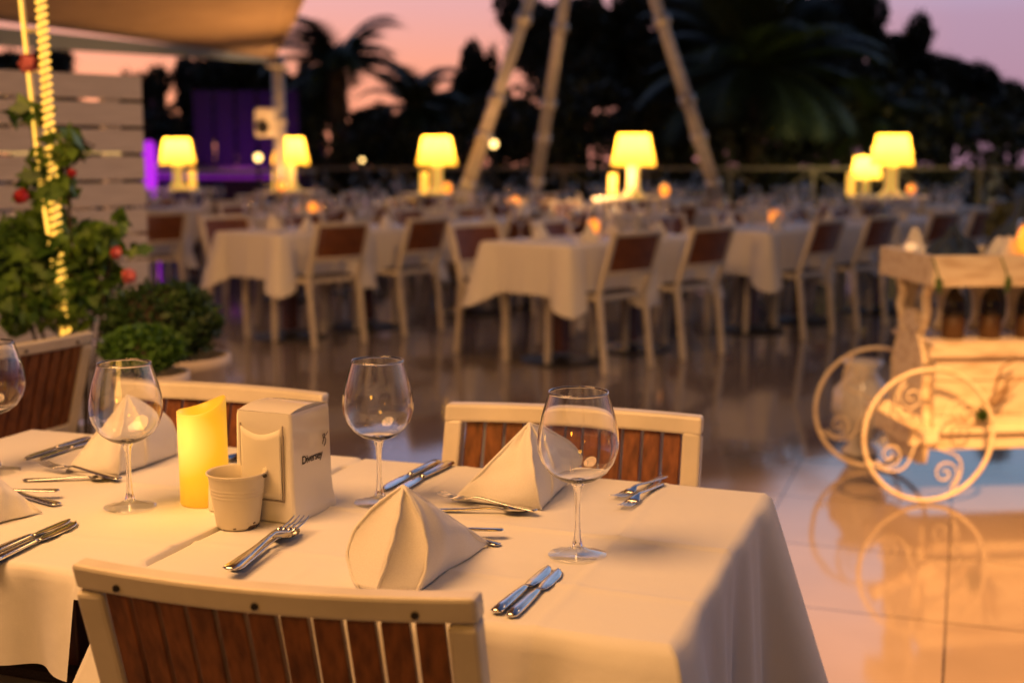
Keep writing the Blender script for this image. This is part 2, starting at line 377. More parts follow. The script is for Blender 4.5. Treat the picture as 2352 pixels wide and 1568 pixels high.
# ------------------------------------------------------------------ tables and cloths
TZ = .75
def table_parts(t, hx, hy):
    b = MB(); b.box((0,0,TZ-.018), (2*hx-.01, 2*hy-.01, .03)); b.build('tabletop', M_darkwood, t)
    p = MB(); p.box((0,0,.385), (.085,.085,.66)); p.build('pedestal', M_darkwood, t, bevel=.004)
    k = MB(); k.lathe([(.001,.034),(.06,.034),(.09,.022),(.25,.014),(.262,.008),(.262,.0005),(.001,.0005)], 36); k.build('base_plate', M_black, t, smooth=False)
def cloth_mesh(hx, hy, drop, corner=.12, seed=1, amp=.012, nx=40, creases=(), sides=None, res=8, flare=.10, tight=''):
    r = random.Random(seed); ph = [r.uniform(0, 6.28) for _ in range(8)]
    mb = MB()
    X = [-hx+2*hx*i/nx for i in range(nx+1)]; Y = [-hy+2*hy*i/nx for i in range(nx+1)]
    def top(x, y):
        z = TZ+.0015+.0006*math.sin(x*9+ph[0])*math.sin(y*11+ph[1])
        for ax, c, h in creases:
            d = (x if ax == 'x' else y)-c-(0.006*math.sin((y if ax == 'x' else x)*6+ph[2]))
            z += h*.6*math.exp(-(d/.0055)**2)+h*.5*math.exp(-abs(d)/.035)
        return z
    vid = {}
    for i, x in enumerate(X):
        for j, y in enumerate(Y):
            vid[i, j] = len(mb.v); mb.v.append((x, y, top(x, y)))
    for i in range(nx):
        for j in range(nx): mb.f.append((vid[i,j], vid[i+1,j], vid[i+1,j+1], vid[i,j+1]))
    loop = [(i, 0) for i in range(nx)]+[(nx, j) for j in range(nx)]+[(i, nx) for i in range(nx, 0, -1)]+[(0, j) for j in range(nx, 0, -1)]
    n = len(loop); prev = [vid[p] for p in loop]
    rows = [.0, .02, .06, .14, .26, .4, .55, .7, .85, 1.0]
    base = []
    for k, (i, j) in enumerate(loop):
        x, y = X[i], Y[j]
        side = 'S' if j == 0 and i < nx else 'E' if i == nx and j < nx else 'N' if j == nx and i > 0 else 'W'
        cd = min(math.hypot(abs(x)-hx, abs(y)-hy), 9)
        cor = math.exp(-(cd/.10)**2)
        nn = Vector({'S':(0,-1,0),'E':(1,0,0),'N':(0,1,0),'W':(-1,0,0)}[side])
        diag = Vector((math.copysign(1, x), math.copysign(1, y), 0)).normalized()
        w = math.exp(-(cd/.05)**2)
        nn = (nn*(1-w)+diag*w).normalized()
        s = k/n*4
        if sides: dr = sides[side]
        else: dr = drop
        if sides and w > .3:
            adj = {(1,-1):('S','E'),(1,1):('E','N'),(-1,1):('N','W'),(-1,-1):('W','S')}[(int(math.copysign(1,x)), int(math.copysign(1,y)))]
            dr = min(sides[adj[0]], sides[adj[1]])
        if dr < .1: cor = 0
        fold = amp*(math.sin(s*9+ph[3])*.6+math.sin(s*21+ph[4])*.6+math.sin(s*43+ph[5])*.45)*(1-cor)
        # a gathered corner hangs beside folds that turn inwards
        dip = -.030*math.exp(-((cd-.13)/.035)**2) if dr >= .1 else 0
        base.append((Vector((x, y, 0)), nn, dr+corner*cor*(1 if dr >= .1 else 0), fold, cor, dip, .12 if side in tight and w < .3 else 1))
    for t in rows[1:]:
        cur = []
        for p, nn, dr, fold, cor, dip, tg in base:
            h = dr*t
            rr = .010
            out = rr*min(1, math.sqrt(max(0, h/rr)) if h < rr else 1)
            q = p+nn*(out*(1 if tg == 1 else .35)+tg*(fold+.014+dip)*t**.8+flare*(1 if p.x > 0 or not sides else 1.25 if p.y < 0 else .5)*cor*t)
            cur.append(len(mb.v)); mb.v.append((q.x, q.y, TZ+.0015-h))
        for k in range(n):
            mb.f.append((prev[k], cur[k], cur[(k+1) % n], prev[(k+1) % n]))
        prev = cur
    return mb
A = at(1540, 1480); ang = R(-19.6); H2 = .345
ux = Vector((math.cos(ang), math.sin(ang), 0)); uy = Vector((-math.sin(ang), math.cos(ang), 0))
HX, HY = .345, .335
cRt = A-ux*HX+uy*HY; cRt.z = 0
cLt = cRt-ux*(2*HX+.017)
for nm, c, lab in (('r', cRt, 'square pedestal table under the right foreground cloth'), ('l', cLt, 'square pedestal table under the left foreground cloth')):
    t = thing('dining_table', lab, 'table', c, ang, 'foreground dining tables'); table_parts(t, HX, HY)
o = cloth_mesh(HX, HY, .4, seed=3, nx=110, amp=.020, creases=(('y', .02, .0045), ('y', -.19, .0025), ('x', .19, .0028), ('x', -.15, .0015)), sides={'S':.42,'E':.40,'N':.4,'W':.38}, corner=.14, flare=.19, tight='W').build('tablecloth', M_cloth, smooth=True)
o.location = c = cRt; o.rotation_euler = (0,0,ang)
tag(o, 'white tablecloth in focus on the right foreground table, hanging corner at its right end', 'tablecloth', 'foreground tablecloths')
o = cloth_mesh(HX, HY, .4, seed=5, nx=90, amp=.006, creases=(('y', .05, .0045), ('x', -.1, .0028), ('y', -.22, .0025)), sides={'S':.135,'E':.03,'N':.14,'W':.3}, corner=.0, flare=.02, tight='E').build('tablecloth', M_cloth, smooth=True)
o.location = cLt; o.rotation_euler = (0,0,ang)
tag(o, 'short hanging white tablecloth on the left foreground table, under the candle side', 'tablecloth', 'foreground tablecloths')

# ------------------------------------------------------------------ wine glasses
def glass_proto(loc, label, group):
    t = thing('wine_glass', label, 'wine glass', loc, 0, group)
    s = .2177/.205
    prof = [(.002,.0905),(.012,.092),(.024,.0965),(.036,.1055),(.0445,.118),(.0492,.132),(.0502,.144),(.0488,.158),(.0452,.174),(.0408,.189),(.0375,.2),(.0362,.2046)]
    pp = []
    for i in range(len(prof)-1):
        (a, b), (c, d) = prof[i], prof[i+1]; pp += [(a, b), ((a+c)/2, (b+d)/2)]
    pp.append(prof[-1])
    def inner(r, z, i):
        k = i/(len(pp)-1); th = .0011+.0035*max(0, 1-k*4)
        nx_, nz_ = (1, 0) if k > .6 else (k/.6, 1-k/.6)
        return (max(.0004, r-th*nx_), z+th*nz_)
    ins = [inner(r, z, i) for i, (r, z) in enumerate(pp)]
    b = MB(); b.lathe([(r*s, z*s) for r, z in [(.0003, .0903)]+pp+ins[::-1]], 72)
    b.build('bowl', M_glass, t, smooth=True)
    rim = MB(); rp = .0362*s
    rim.lathe([(rp+.0009*math.cos(a), .2046*s+.0009*math.sin(a)) for a in [k*math.pi/4 for k in range(9)]], 64)
    rim.build('rim', M_thin, t, smooth=True)
    st = MB(); st.lathe([(.0005,.0925),(.009,.0918),(.0068,.088),(.0045,.080),(.0034,.06),(.0036,.04),(.0048,.022),(.0068,.0125),(.0085,.0098),(.0005,.0096)], 24, ) 
    st.v = [(x*s, y*s, z*s) for x, y, z in st.v]
    st.build('stem', M_glass, t, smooth=True)
    ft = MB(); ft.lathe([(.0005,.0095),(.0085,.0094),(.015,.0066),(.026,.0035),(.0355,.0020),(.0368,.0012),(.0355,.0006),(.0005,.0006)], 56)
    ft.v = [(x*s, y*s, z*s) for x, y, z in ft.v]
    ft.build('foot', M_thin, t, smooth=True)
    return t
G_g = 'wine glasses in focus on the foreground table'
glass0 = glass_proto(at(1326, 1273, .753), 'empty wine glass nearest the table corner, rightmost of the sharp glasses', G_g)
dup(glass0, at(872, 1153, .753), .4, 'empty wine glass behind the front standing napkin, middle of the table', G_g)
dup(glass0, at(299, 1163, .753), .9, 'empty wine glass left of the glowing candle', G_g)
dup(glass0, at(-8, 1083, .753), 1.3, 'empty wine glass cut off by the left edge of the photo', G_g)

# ------------------------------------------------------------------ napkins
def bez(a, b, c, t):   # quadratic passing through b at t=.5
    ctrl = b*2-(a+c)*.5
    return a*(1-t)**2+ctrl*2*t*(1-t)+c*t*t
def napkin(label, tip, apex, c1, c2, mid=None, depth=.5, group='folded white napkins standing on the foreground table'):
    """tip: far point on the table; c1,c2: (bulge, foot) of the two free front edges; mid: inner fold"""
    mb = MB()
    def panel(e, bul=.0, sgn=1, tp=tip):
        def fn(i, j):
            p = bez(apex, e[0], e[1], i)
            ridge_base = tp
            q = apex.lerp(ridge_base, i)
            r_ = p.lerp(q, j)
            nrm = (e[1]-apex).cross(tp-apex).normalized()*sgn
            return r_+nrm*(.010*math.sin(math.pi*j)*math.sin(math.pi*min(1, i*1.1))+.0016*math.sin(j*11+i*7)+.0010*math.sin(i*19-j*5)*j)
        mb.grid(fn, 22, 18)
    panel(c1, sgn=1); panel(c2, sgn=-1)
    if mid:
        def inner(e, s):
            def fn(i, j):
                p = bez(apex, e[0], e[1], i); q = bez(apex, mid[0], mid[1], i)
                return p.lerp(q, j)+Vector((0,.007*math.sin(math.pi*j)*math.sin(math.pi*min(1, i*1.05)),0))
            mb.grid(fn, 18, 10)
        inner(c1, 1); inner(c2, -1)
    for e in ((c1, c2, mid) if mid else (c1, c2)):
        mb.tube([bez(apex, e[0], e[1], i/20)+Vector((.0006*math.sin(i*1.3), -.0008, 0)) for i in range(21)], .0013, 6)
    mb.tube([apex.lerp(tip, i/12) for i in range(13)], .0016, 6)
    o = mb.build('folded_napkin', M_napkin, smooth=True, solid=.0022)
    base = (tip+c1[1]+c2[1])/3
    for v in o.data.vertices:
        v.co = v.co-base
        if v.co.z < .0015: v.co.z = .0015
    o.location = base
    tag(o, label, 'napkin', group)
    return o
z0 = .753
# front napkin (sharp, beside the near chair)
tip = at(1124, 1250, z0); apex = ad(925, 1116, at(900, 1350).y+.02)
napkin('white napkin standing folded in front of the near chair, opening towards the camera', tip, apex,
       (ad(980, 1245, at(960,1356).y+.004), at(957, 1358, z0)), (ad(808, 1232, at(828,1350).y+.03), at(826, 1350, z0)),
       (ad(905, 1230, at(858,1352).y-.006), at(862, 1362, z0)))
# right back napkin
tip = at(1040, 1150, z0); apex = ad(1216, 972, at(1200, 1150).y+.02)
napkin('white napkin standing folded behind the rightmost wine glass', tip, apex,
       (ad(1224, 1070, at(1238,1168).y), at(1242, 1170, z0)), (ad(1332, 1040, at(1290,1105).y), at(1290, 1118, z0)),
       (ad(1262, 1065, at(1262,1150).y), at(1262, 1150, z0)))
# left back napkin
tip = at(153, 1083, z0); apex = ad(292, 906, at(270, 1070).y+.04)
napkin('white napkin standing folded behind the glass left of the candle', tip, apex,
       (ad(278, 1010, at(272,1090).y), at(272, 1090, z0)), (ad(388, 962, at(400,1045).y), at(402, 1045, z0)),
       (ad(330, 985, at(330,1074).y), at(330, 1072, z0)))
# left edge napkin
tip = at(94, 1178, z0); apex = ad(-45, 1068, at(-10, 1200).y+.03)
napkin('white napkin cut off by the left edge of the photo', tip, apex,
       (ad(-30, 1140, at(-20,1207).y), at(-25, 1207, z0)), (ad(-140, 1140, at(-130,1200).y+.02), at(-130, 1195, z0)),
       (ad(-75, 1150, at(-75,1205).y), at(-75, 1205, z0)))

# ------------------------------------------------------------------ cutlery
def strip(mb, st):   # stations (x, halfwidth, z, thickness, ycentre)
    vs = []; fs = []
    for (x, w, z, th, yc) in st:
        vs += [(x, yc-w, z), (x, yc-w*.7, z+th*.5), (x, yc, z+th*.62), (x, yc+w*.7, z+th*.5), (x, yc+w, z), (x, yc+w*.7, z-th*.4), (x, yc, z-th*.5), (x, yc-w*.7, z-th*.4)]
    k = len(st)
    for i in range(k-1):
        for j in range(8): fs.append((i*8+j, (i+1)*8+j, (i+1)*8+(j+1) % 8, i*8+(j+1) % 8))
    fs += [tuple(range(8)), tuple((k-1)*8+j for j in range(7,-1,-1))]
    mb.add(vs, fs)
HANDLE = [(.0,.004,.0028,.002,0),(.003,.0085,.0028,.003,0),(.012,.0098,.0028,.0034,0),(.035,.0082,.0034,.0036,0),(.07,.0052,.0048,.0038,0),(.1,.0036,.0075,.0038,0)]
def fork_mesh():
    m = MB(); strip(m, HANDLE+[(.118,.0036,.0088,.0032,0),(.128,.0065,.0070,.0024,0),(.138,.0112,.0042,.0018,0),(.15,.0125,.0028,.0016,0)])
    for i in range(4):
        yc = (-1.5+i)*.0067
        strip(m, [(.1495,.0023,.0028,.0016,yc),(.165,.0020,.0024,.0015,yc*.98),(.182,.0017,.0034,.0014,yc*.96),(.194,.0012,.0062,.0012,yc*.94),(.198,.0005,.0075,.0006,yc*.93)])
    return m
def spoon_mesh():
    m = MB(); strip(m, HANDLE+[(.122,.0036,.0085,.003,0),(.132,.006,.0075,.002,0)])
    def fn(i, j):
        a = math.pi*(i); x = .155-.027*math.cos(a); hw = .0185*math.sin(a)**.8*(1-.12*math.cos(a+math.pi)) if 0 < i < 1 else .002
        y = (j*2-1)*hw
        k = 1-((j*2-1)**2)
        return (x, y, .0085-.0065*k*math.sin(a))
    m.grid(fn, 20, 12)
    m.grid(lambda i, j: tuple(Vector(fn(i, 1-j))-Vector((0,0,.0012))), 20, 12)
    return m
def knife_mesh():
    m = MB(); strip(m, [(.0,.004,.0036,.003,0),(.004,.0088,.0036,.006,0),(.03,.0092,.0038,.0064,0),(.075,.0075,.0042,.0062,0),(.1,.0056,.0044,.0058,0),(.108,.0052,.0044,.0046,0)])
    strip(m, [(.108,.0046,.0044,.003,0),(.116,.0075,.0040,.0018,-.0018),(.135,.0098,.0036,.0015,-.0015),(.17,.0102,.0034,.0013,-.0008),(.19,.0082,.0034,.0012,.0012),(.202,.0045,.0034,.001,.0038),(.208,.0008,.0034,.0006,.0062)])
    return m
protos = {}
LEN = {'fork': .198, 'spoon': .182, 'dinner_knife': .208}
def cutlery(kind, uh, vh, ut, vt, label, dz=0, tilt=0, keep=False, group='steel cutlery laid on the foreground table'):
    a, b = at(uh, vh), at(ut, vt)
    d = b-a; l = d.length; rzz = math.atan2(d.y, d.x)
    if kind not in protos:
        m = {'fork': fork_mesh, 'spoon': spoon_mesh, 'dinner_knife': knife_mesh}[kind]()
        o = m.build(kind, M_steel, smooth=True); protos[kind] = o
    else:
        o = protos[kind].copy(); col.objects.link(o)
    s = max(.85, min(1.12, l/LEN[kind])); o.scale = (s, s, s)
    a = b-d.normalized()*LEN[kind]*s if l < LEN[kind]*.85 and not keep else a
    o.location = (a.x, a.y, .753+dz); o.rotation_euler = (0, -tilt, rzz)
    tag(o, label, {'fork':'fork','spoon':'spoon','dinner_knife':'knife'}[kind], group)
    return o
cutlery('dinner_knife', 1137, 1414, 1268, 1307, 'left knife of the pair nearest the table corner, blade turned up', .001)
cutlery('dinner_knife', 1172, 1422, 1291, 1312, 'right knife of the pair nearest the table corner')
cutlery('dinner_knife', 1036, 1067, 900, 1140, 'front knife of the pair behind the middle wine glass')
cutlery('dinner_knife', 1006, 1064, 875, 1130, 'rear knife of the pair behind the middle wine glass')
cutlery('dinner_knife', -40, 1283, 168, 1197, 'rear knife of the pair at the left edge of the near table side')
cutlery('dinner_knife', -34, 1302, 184, 1203, 'front knife of the pair at the left edge of the near table side')
cutlery('dinner_knife', 203, 1010, 52, 1057, 'knife lying at the far left behind the left edge glass', 0)
cutlery('dinner_knife', 222, 1016, 85, 1058, 'second knife beside the one at the far left, half under the napkin', 0)
cutlery('spoon', 536, 1314, 676, 1224, 'steel spoon lying under the fork next to the cream bucket', 0)
cutlery('fork', 524, 1334, 718, 1203, 'fork lying on a spoon next to the cream bucket', .0115, .01)
cutlery('fork', 1232, 1186, 1008, 1150, 'fork crossed over a spoon in front of the right back napkin', .006, .01)
cutlery('spoon', 1014, 1176, 1224, 1180, 'spoon crossed under a fork in front of the right back napkin')
cutlery('fork', 1505, 1108, 1412, 1150, 'rear fork of the pair near the far right table corner', .001)
cutlery('fork', 1508, 1122, 1428, 1174, 'front fork of the pair near the far right table corner', .002)
cutlery('fork', 277, 1112, 99, 1080, 'fork crossed over a spoon in front of the left back napkin', .006, .01)
cutlery('spoon', 104, 1106, 274, 1106, 'spoon crossed under a fork in front of the left back napkin')
cutlery('fork', 1157, 1237, 1010, 1235, 'fork whose handle end pokes out behind the front napkin', .010, -.03, True)
cutlery('spoon', 1146, 1256, 1010, 1215, 'spoon whose handle end shows behind the front napkin', 0, 0, True)
cutlery('fork', 137, 1145, -40, 1145, 'fork whose handle end pokes out behind the left edge napkin', .010, -.03, True)
cutlery('spoon', 135, 1163, -40, 1125, 'spoon whose handle end shows behind the left edge napkin', 0, 0, True)
cutlery('spoon', 640, 1035, 520, 1062, 'spoon half hidden between the candle and the napkin dispenser')

# ------------------------------------------------------------------ candle, bucket, dispenser
def led_candle(loc, label):
    m = MB(); n = 48; r = .0365; rows = [0, .001, .02, .05, .08, .11, .135]
    def topz(a): return .146+.009*math.sin(a-.2)*0+.010*math.cos(a-.35)+.004*math.sin(2*a+1)
    vs = []; ring = []
    for z in rows:
        for j in range(n):
            a = 2*math.pi*j/n; rr = r*(1+.012*math.sin(3*a+z*30)+.008*math.sin(5*a)); 
            if z == 0: rr -= .002
            vs.append((rr*math.cos(a), rr*math.sin(a), z))
    for rr0, dz in ((r, 0), (r-.002, .0015), (r-.005, 0), (r-.007, -.012), (r-.012, -.022), (.001, -.024)):
        for j in range(n):
            a = 2*math.pi*j/n; rr = rr0*(1+.012*math.sin(3*a+4)+.008*math.sin(5*a)) if rr0 > .01 else rr0
            zz = topz(a)+dz if dz > -.02 else .146+dz
            vs.append((rr*math.cos(a), rr*math.sin(a), zz))
    k = len(vs)//n
    m.add(vs, [(i*n+j, i*n+(j+1) % n, (i+1)*n+(j+1) % n, (i+1)*n+j) for i in range(k-1) for j in range(n)])
    t = thing('pillar_candle', label, 'candle', loc)
    m.build('wax_pillar', M_candle, t, smooth=True)
    w = MB(); w.tube([(0,0,.12),(0,0,.133)], .0022, 8); w.build('flame_bulb', M_strip, t, smooth=True)
    return t
cp = at(457, 1166, .753)+Vector((0, .036, 0))
led_candle(cp, 'glowing yellow pillar candle with wavy melted rim beside the cream bucket')
def bucket():
    p = at(547, 1205, .753)
    t = thing('small_bucket', 'small cream enamel bucket with ribs and chipped dark base edge', 'bucket', p)
    m = MB(); hh = .078; prof = [(.001,.0),(.0285,.0),(.030,.002)]
    def rad(z): return .030+.0105*z/hh
    z = .004
    while z < hh-.004:
        k = 0
        for zc in (.046, .051, .056): k += .0008*math.exp(-((z-zc)/.0012)**2)
        prof.append((rad(z)+k, z)); z += .001
    prof += [(rad(hh)+.0005, hh-.003),(rad(hh)+.002, hh-.002),(rad(hh)+.0025, hh-.0005),(rad(hh)+.0015, hh+.001),(rad(hh), hh)]
    prof += [(rad(zz)-.0012, zz) for zz in (hh-.001, .06, .04, .02, .003)]+[(.001,.002)]
    m.lathe(prof, 56); m.build('body', M_bucket, t, smooth=True)
    k = MB(); k.tube([(.0405,-.012,.074),(.0445,-.013,.0755)], .0026, 8); k.build('handle_stub', M_screw, t, smooth=True)
bucket()
pp_ = at(493, 1174, .753)
sh = MB(); sh.lathe([(.001,0),(.010,0),(.0115,.003),(.0105,.03),(.009,.045),(.0075,.05),(.001,.051)], 24)
tag(sh.build('salt_shaker', M_ceramic, smooth=True, loc=(pp_.x, pp_.y+.01, .753)), 'small cream shaker tucked between the candle and the bucket', 'shaker')

def dispenser():
    F = at(675, 1201, .753)        # front right bottom corner
    a = R(-23.3); ly = Vector((-math.sin(a), math.cos(a), 0)); lx = Vector((math.cos(a), math.sin(a), 0))
    W, D, Hh = .098, .108, .160
    c = F-lx*W/2+ly*D/2
    t = thing('napkin_dispenser', 'glossy white napkin dispenser with paper napkins in its front and black lettering', 'napkin dispenser', (c.x, c.y, .753), a)
    # body: flared foot, bulged top
    m = MB(); K = 14; P = 10
    def ringpts(z, ex, ey, rr=.006):
        pts = []
        hx, hy = W/2+ex, D/2+ey
        for (sx, sy, a0) in ((1,-1,-90),(1,1,0),(-1,1,90),(-1,-1,180)):
            for q in range(5):
                an = R(a0+q*22.5)
                pts.append((sx*(hx-rr)+rr*math.cos(an), sy*(hy-rr)+rr*math.sin(an), z))
        return pts
    zs = [(0,.005,.004),(.004,.0055,.0045),(.012,.004,.003),(.025,.0018,.001),(.045,.0005,0),(.08,-.0005,-.0005),(.12,-.001,-.001),(.15,-.0015,-.0015),(.157,-.003,-.002)]
    vs = []
    for z, ex, ey in zs: vs += ringpts(z, ex, ey)
    n = 20; k = len(zs)
    fs = [(i*n+j, i*n+(j+1) % n, (i+1)*n+(j+1) % n, (i+1)*n+j) for i in range(k-1) for j in range(n)]
    m.add(vs, fs)
    # crowned top
    def topfn(i, j):
        x = (i*2-1)*(W/2-.005); y = (j*2-1)*(D/2-.0042)
        return (x, y, .1568+.006*(1-(j*2-1)**2))
    m.grid(topfn, 8, 10)
    # close ends of the crown
    for s in (-1, 1):
        vs2 = []; 
        for q in range(11):
            y = (q/10*2-1)*(D/2-.0042); vs2 += [(s*(W/2-.005), y, .1555), (s*(W/2-.005), y, .1568+.006*(1-(q/10*2-1)**2))]
        m.add(vs2, [(2*q, 2*q+2, 2*q+3, 2*q+1) for q in range(10)])
    m.build('body', M_ceramic, t, smooth=True).modifiers.new('w', 'WEIGHTED_NORMAL')
    # front window: recessed frame + napkin
    fy = -D/2-.0008
    fr = MB(); x0, x1, za, zb = -.036, .035, .030, .140
    for (cx, cz, w, h) in ((x0, (za+zb)/2, .0016, zb-za), (x1, (za+zb)/2, .0016, zb-za), (0, za, x1-x0, .0016)):
        fr.box((cx, fy-.0012, cz), (w, .0024, h))
    fr.build('window_frame', mat('grey_edge', (.35,.3,.26), .5), t)
    nk = MB()
    def nf(i, j):
        x = x0+.002+(x1-x0-.004)*i
        zt = zb-.004-.010*math.sin(math.pi*i)
        z = za+.003+(zt-za-.003)*j
        return (x, fy-.0035-.004*math.sin(math.pi*i)*j, z)
    nk.grid(nf, 16, 10); nk.build('paper_napkin_stack', M_ledge, t, smooth=True, solid=.0012)
    # lettering on the right side
    cu = bpy.data.curves.new('lettering', 'FONT'); cu.body = 'Diversey'; cu.size = .0165; cu.extrude = .0001; cu.space_character = .93
    cu.offset = .0002
    cu.align_x = 'CENTER'
    tmp = bpy.data.objects.new('tmp', cu); col.objects.link(tmp)
    dg = bpy.context.evaluated_depsgraph_get(); me = bpy.data.meshes.new_from_object(tmp.evaluated_get(dg)); bpy.data.objects.remove(tmp)
    me.materials.clear(); me.materials.append(M_text); me.name = 'lettering'
    o = bpy.data.objects.new('lettering', me); col.objects.link(o); o.parent = t
    o.location = (W/2+.0004, -.002, .080); o.rotation_euler = (R(90), 0, R(90))
    lg = MB()
    def stroke(pts, r_): lg.tube([(W/2+.0004, y, z) for y, z in pts], r_, 6)
    stroke([(.026,.099),(.030,.106),(.033,.110),(.032,.114),(.028,.112),(.029,.107)], .0005)
    stroke([(.033,.110),(.037,.111),(.042,.115)], .0004)
    stroke([(.033,.108),(.036,.104),(.035,.099),(.031,.095)], .0005)
    lg.build('bird_emblem', mat('grey_print', (.1,.09,.08), .5), t)
dispenser()

# ------------------------------------------------------------------ background dining rows
BA = R(-42)
BL = Vector((.669,.743,0)); BS = Vector((.743,-.669,0))
small_cloth = cloth_mesh(.35, .35, .30, seed=11, nx=28, amp=.008, corner=.11, flare=.11)
T = [  # x, y, phrase
 (.31, 8.0, 'the nearest table of the blurred rows'), (.79, 8.5, 'the table joined behind the nearest one'),
 (1.75, 9.4, 'the front table left of the cart'), (2.25, 9.95, 'the rear table left of the cart'),
 (3.0, 10.6, 'the front table right above the cart'), (3.5, 11.1, 'the rear table right above the cart'),
 (-1.58, 9.07, 'the front table beside the topiary'), (-1.1, 9.62, 'the rear table beyond the topiary'),
 (-.35, 10.5, 'the table behind the middle wine glass'), (.15, 11.05, 'the table left of the middle mast leg'),
 (1.1, 12.1, 'the table below the fourth lamp'), (1.6, 12.7, 'the table at the right mast leg'),
 (2.75, 13.4, 'the table between the mast and fifth lamp'), (3.25, 13.9, 'the table left of the fifth lamp'),
 (-3.25, 10.7, 'the table beside the slatted screen'), (-2.0, 11.55, 'the table below the second lamp'), (-1.5, 12.1, 'the table right of the second lamp'),
 (-.6, 12.95, 'the table below the third lamp'), (-.05, 13.5, 'the table at the left mast leg'),
 (.9, 14.7, 'the table behind the middle mast leg'), (1.9, 15.9, 'the table behind the right mast leg'),
 (-3.3, 13.3, 'the table below the first lamp'), (-2.45, 14.4, 'the far table between first and second lamps'), (-1.4, 15.4, 'the far table between second and third lamps'),
 (4.5, 13.6, 'the far table right of the fifth lamp'),
]
tb0 = None
G_t, G_c, G_ch = 'blurred dining tables in rows', 'white cloths on the blurred dining tables', 'chairs at the blurred dining tables'
G_gl, G_np = 'wine glasses on the blurred tables', 'folded napkins on the blurred tables'
npk = None
r2 = random.Random(4)
def short_napkin():
    mb = MB()
    a = Vector((0,0,.12)); t1 = Vector((-.09,0,0)); f1 = Vector((.03,-.07,0)); f2 = Vector((.04,.06,0))
    for e, sg in ((f1,1),(f2,-1)):
        mb.grid(lambda i, j, e=e, sg=sg: a.lerp(e, i).lerp(a.lerp(t1, i), j)+Vector((0,-.012*sg*math.sin(math.pi*j)*i,0)), 8, 6)
    mb.grid(lambda i, j: a.lerp(f1, i).lerp(a.lerp(f2, i), j)+Vector((-.03*math.sin(math.pi*j)*i,0,0)), 8, 6)
    return mb
for k, (x, y, ph) in enumerate(T):
    if tb0 is None:
        tb0 = thing('dining_table', 'pedestal table on round black base, '+ph, 'table', (x,y,0), BA, G_t); table_parts(tb0, .35, .35)
        cl0 = small_cloth.build('tablecloth', M_cloth, smooth=True); cl0.location = (x,y,0); cl0.rotation_euler = (0,0,BA)
        tag(cl0, 'white cloth hanging in points over '+ph, 'tablecloth', G_c)
    else:
        dup(tb0, (x,y,0), BA, 'pedestal table on round black base, '+ph, G_t)
        c = cl0.copy(); col.objects.link(c); c.location = (x,y,0); c.rotation_euler = (0,0,BA+[0,math.pi/2,math.pi][k % 3]); c['label'] = 'white cloth hanging in points over '+ph
    for s, nm in ((1, 'right'), (-1, 'left')):
        off = .33 if s > 0 else .42
        cx, cy = x+BS.x*off*s, y+BS.y*off*s
        fwd = -BS*s; rr = math.atan2(-fwd.x, fwd.y)+r2.uniform(-.12,.12)
        cx += r2.uniform(-.04,.04); cy += r2.uniform(-.04,.04)
        dup(chair0, (cx, cy, 0), rr, 'white chair on the %s side of %s' % (nm, ph), G_ch, skip='screw')
    for q in range(4):
        sx, sy = [(.18,.18),(-.18,-.16),(.2,-.12),(-.16,.2)][q]
        px = x+BS.x*sx+BL.x*sy+r2.uniform(-.03,.03); py = y+BS.y*sx+BL.y*sy+r2.uniform(-.03,.03)
        dup(glass0, (px, py, .7525), r2.uniform(0,6), 'out of focus wine glass standing on '+ph, G_gl)
    for s in (1, -1):
        px, py = x+BS.x*.2*s+BL.x*.02, y+BS.y*.2*s+BL.y*.02
        if npk is None:
            npk = short_napkin().build('folded_napkin', M_napkin, smooth=True, solid=.003); o = npk; tag(o, None, 'napkin', G_np)
        else:
            o = npk.copy(); col.objects.link(o)
        o.location = (px, py, .754); o.rotation_euler = (0,0,r2.uniform(0,6)); o['label'] = 'folded napkin standing on %s, %s place' % (ph, {1:'right',-1:'left'}[s])

# candles on far tables
cd0 = None
def table_candle(x, y, z, label, tall=False):
    global cd0
    if tall:
        m = MB(); m.lathe([(.001,0),(.04,0),(.04,.2),(.036,.215),(.028,.20),(.001,.198)], 20)
        return tag(m.build('pillar_candle', M_tallcandle, smooth=True, loc=(x,y,z)), label, 'candle', 'tall yellow candles beside the lamps')
    if cd0 is None:
        cd0 = thing('candle_jar', label, 'candle', (x,y,z), 0, 'orange candle jars on the blurred tables')
        m = MB(); m.lathe([(.001,.0),(.035,.0),(.045,.02),(.048,.06),(.044,.10),(.036,.125),(.033,.125),(.041,.10),(.045,.06),(.042,.022),(.001,.006)], 24); m.build('jar', M_thin, cd0, smooth=True)
        c = MB(); c.ball((0,0,.06), .042, 14, 10, (1,1,1.25)); c.build('glowing_wax', M_flame, cd0, smooth=True)
        return cd0
    return dup(cd0, (x,y,z), 0, label)
def cxy(u, d): return (u-CU)/FPX*d*1.0
for u, d, z, lab in ((1362, 8.55, .80, 'glowing orange candle jar between the nearest pair of blurred tables'),
                  (1183, 13.4, .78, 'glowing orange candle jar left of the middle mast leg'),
                  (1775, 10.05, .83, 'glowing orange candle jar on the rear table left of the cart'),
                  (720, 11.6, .76, 'glowing orange candle jar just right below the second lamp')):
    zz = .754
    table_candle(cxy(u, d), d, zz, lab)

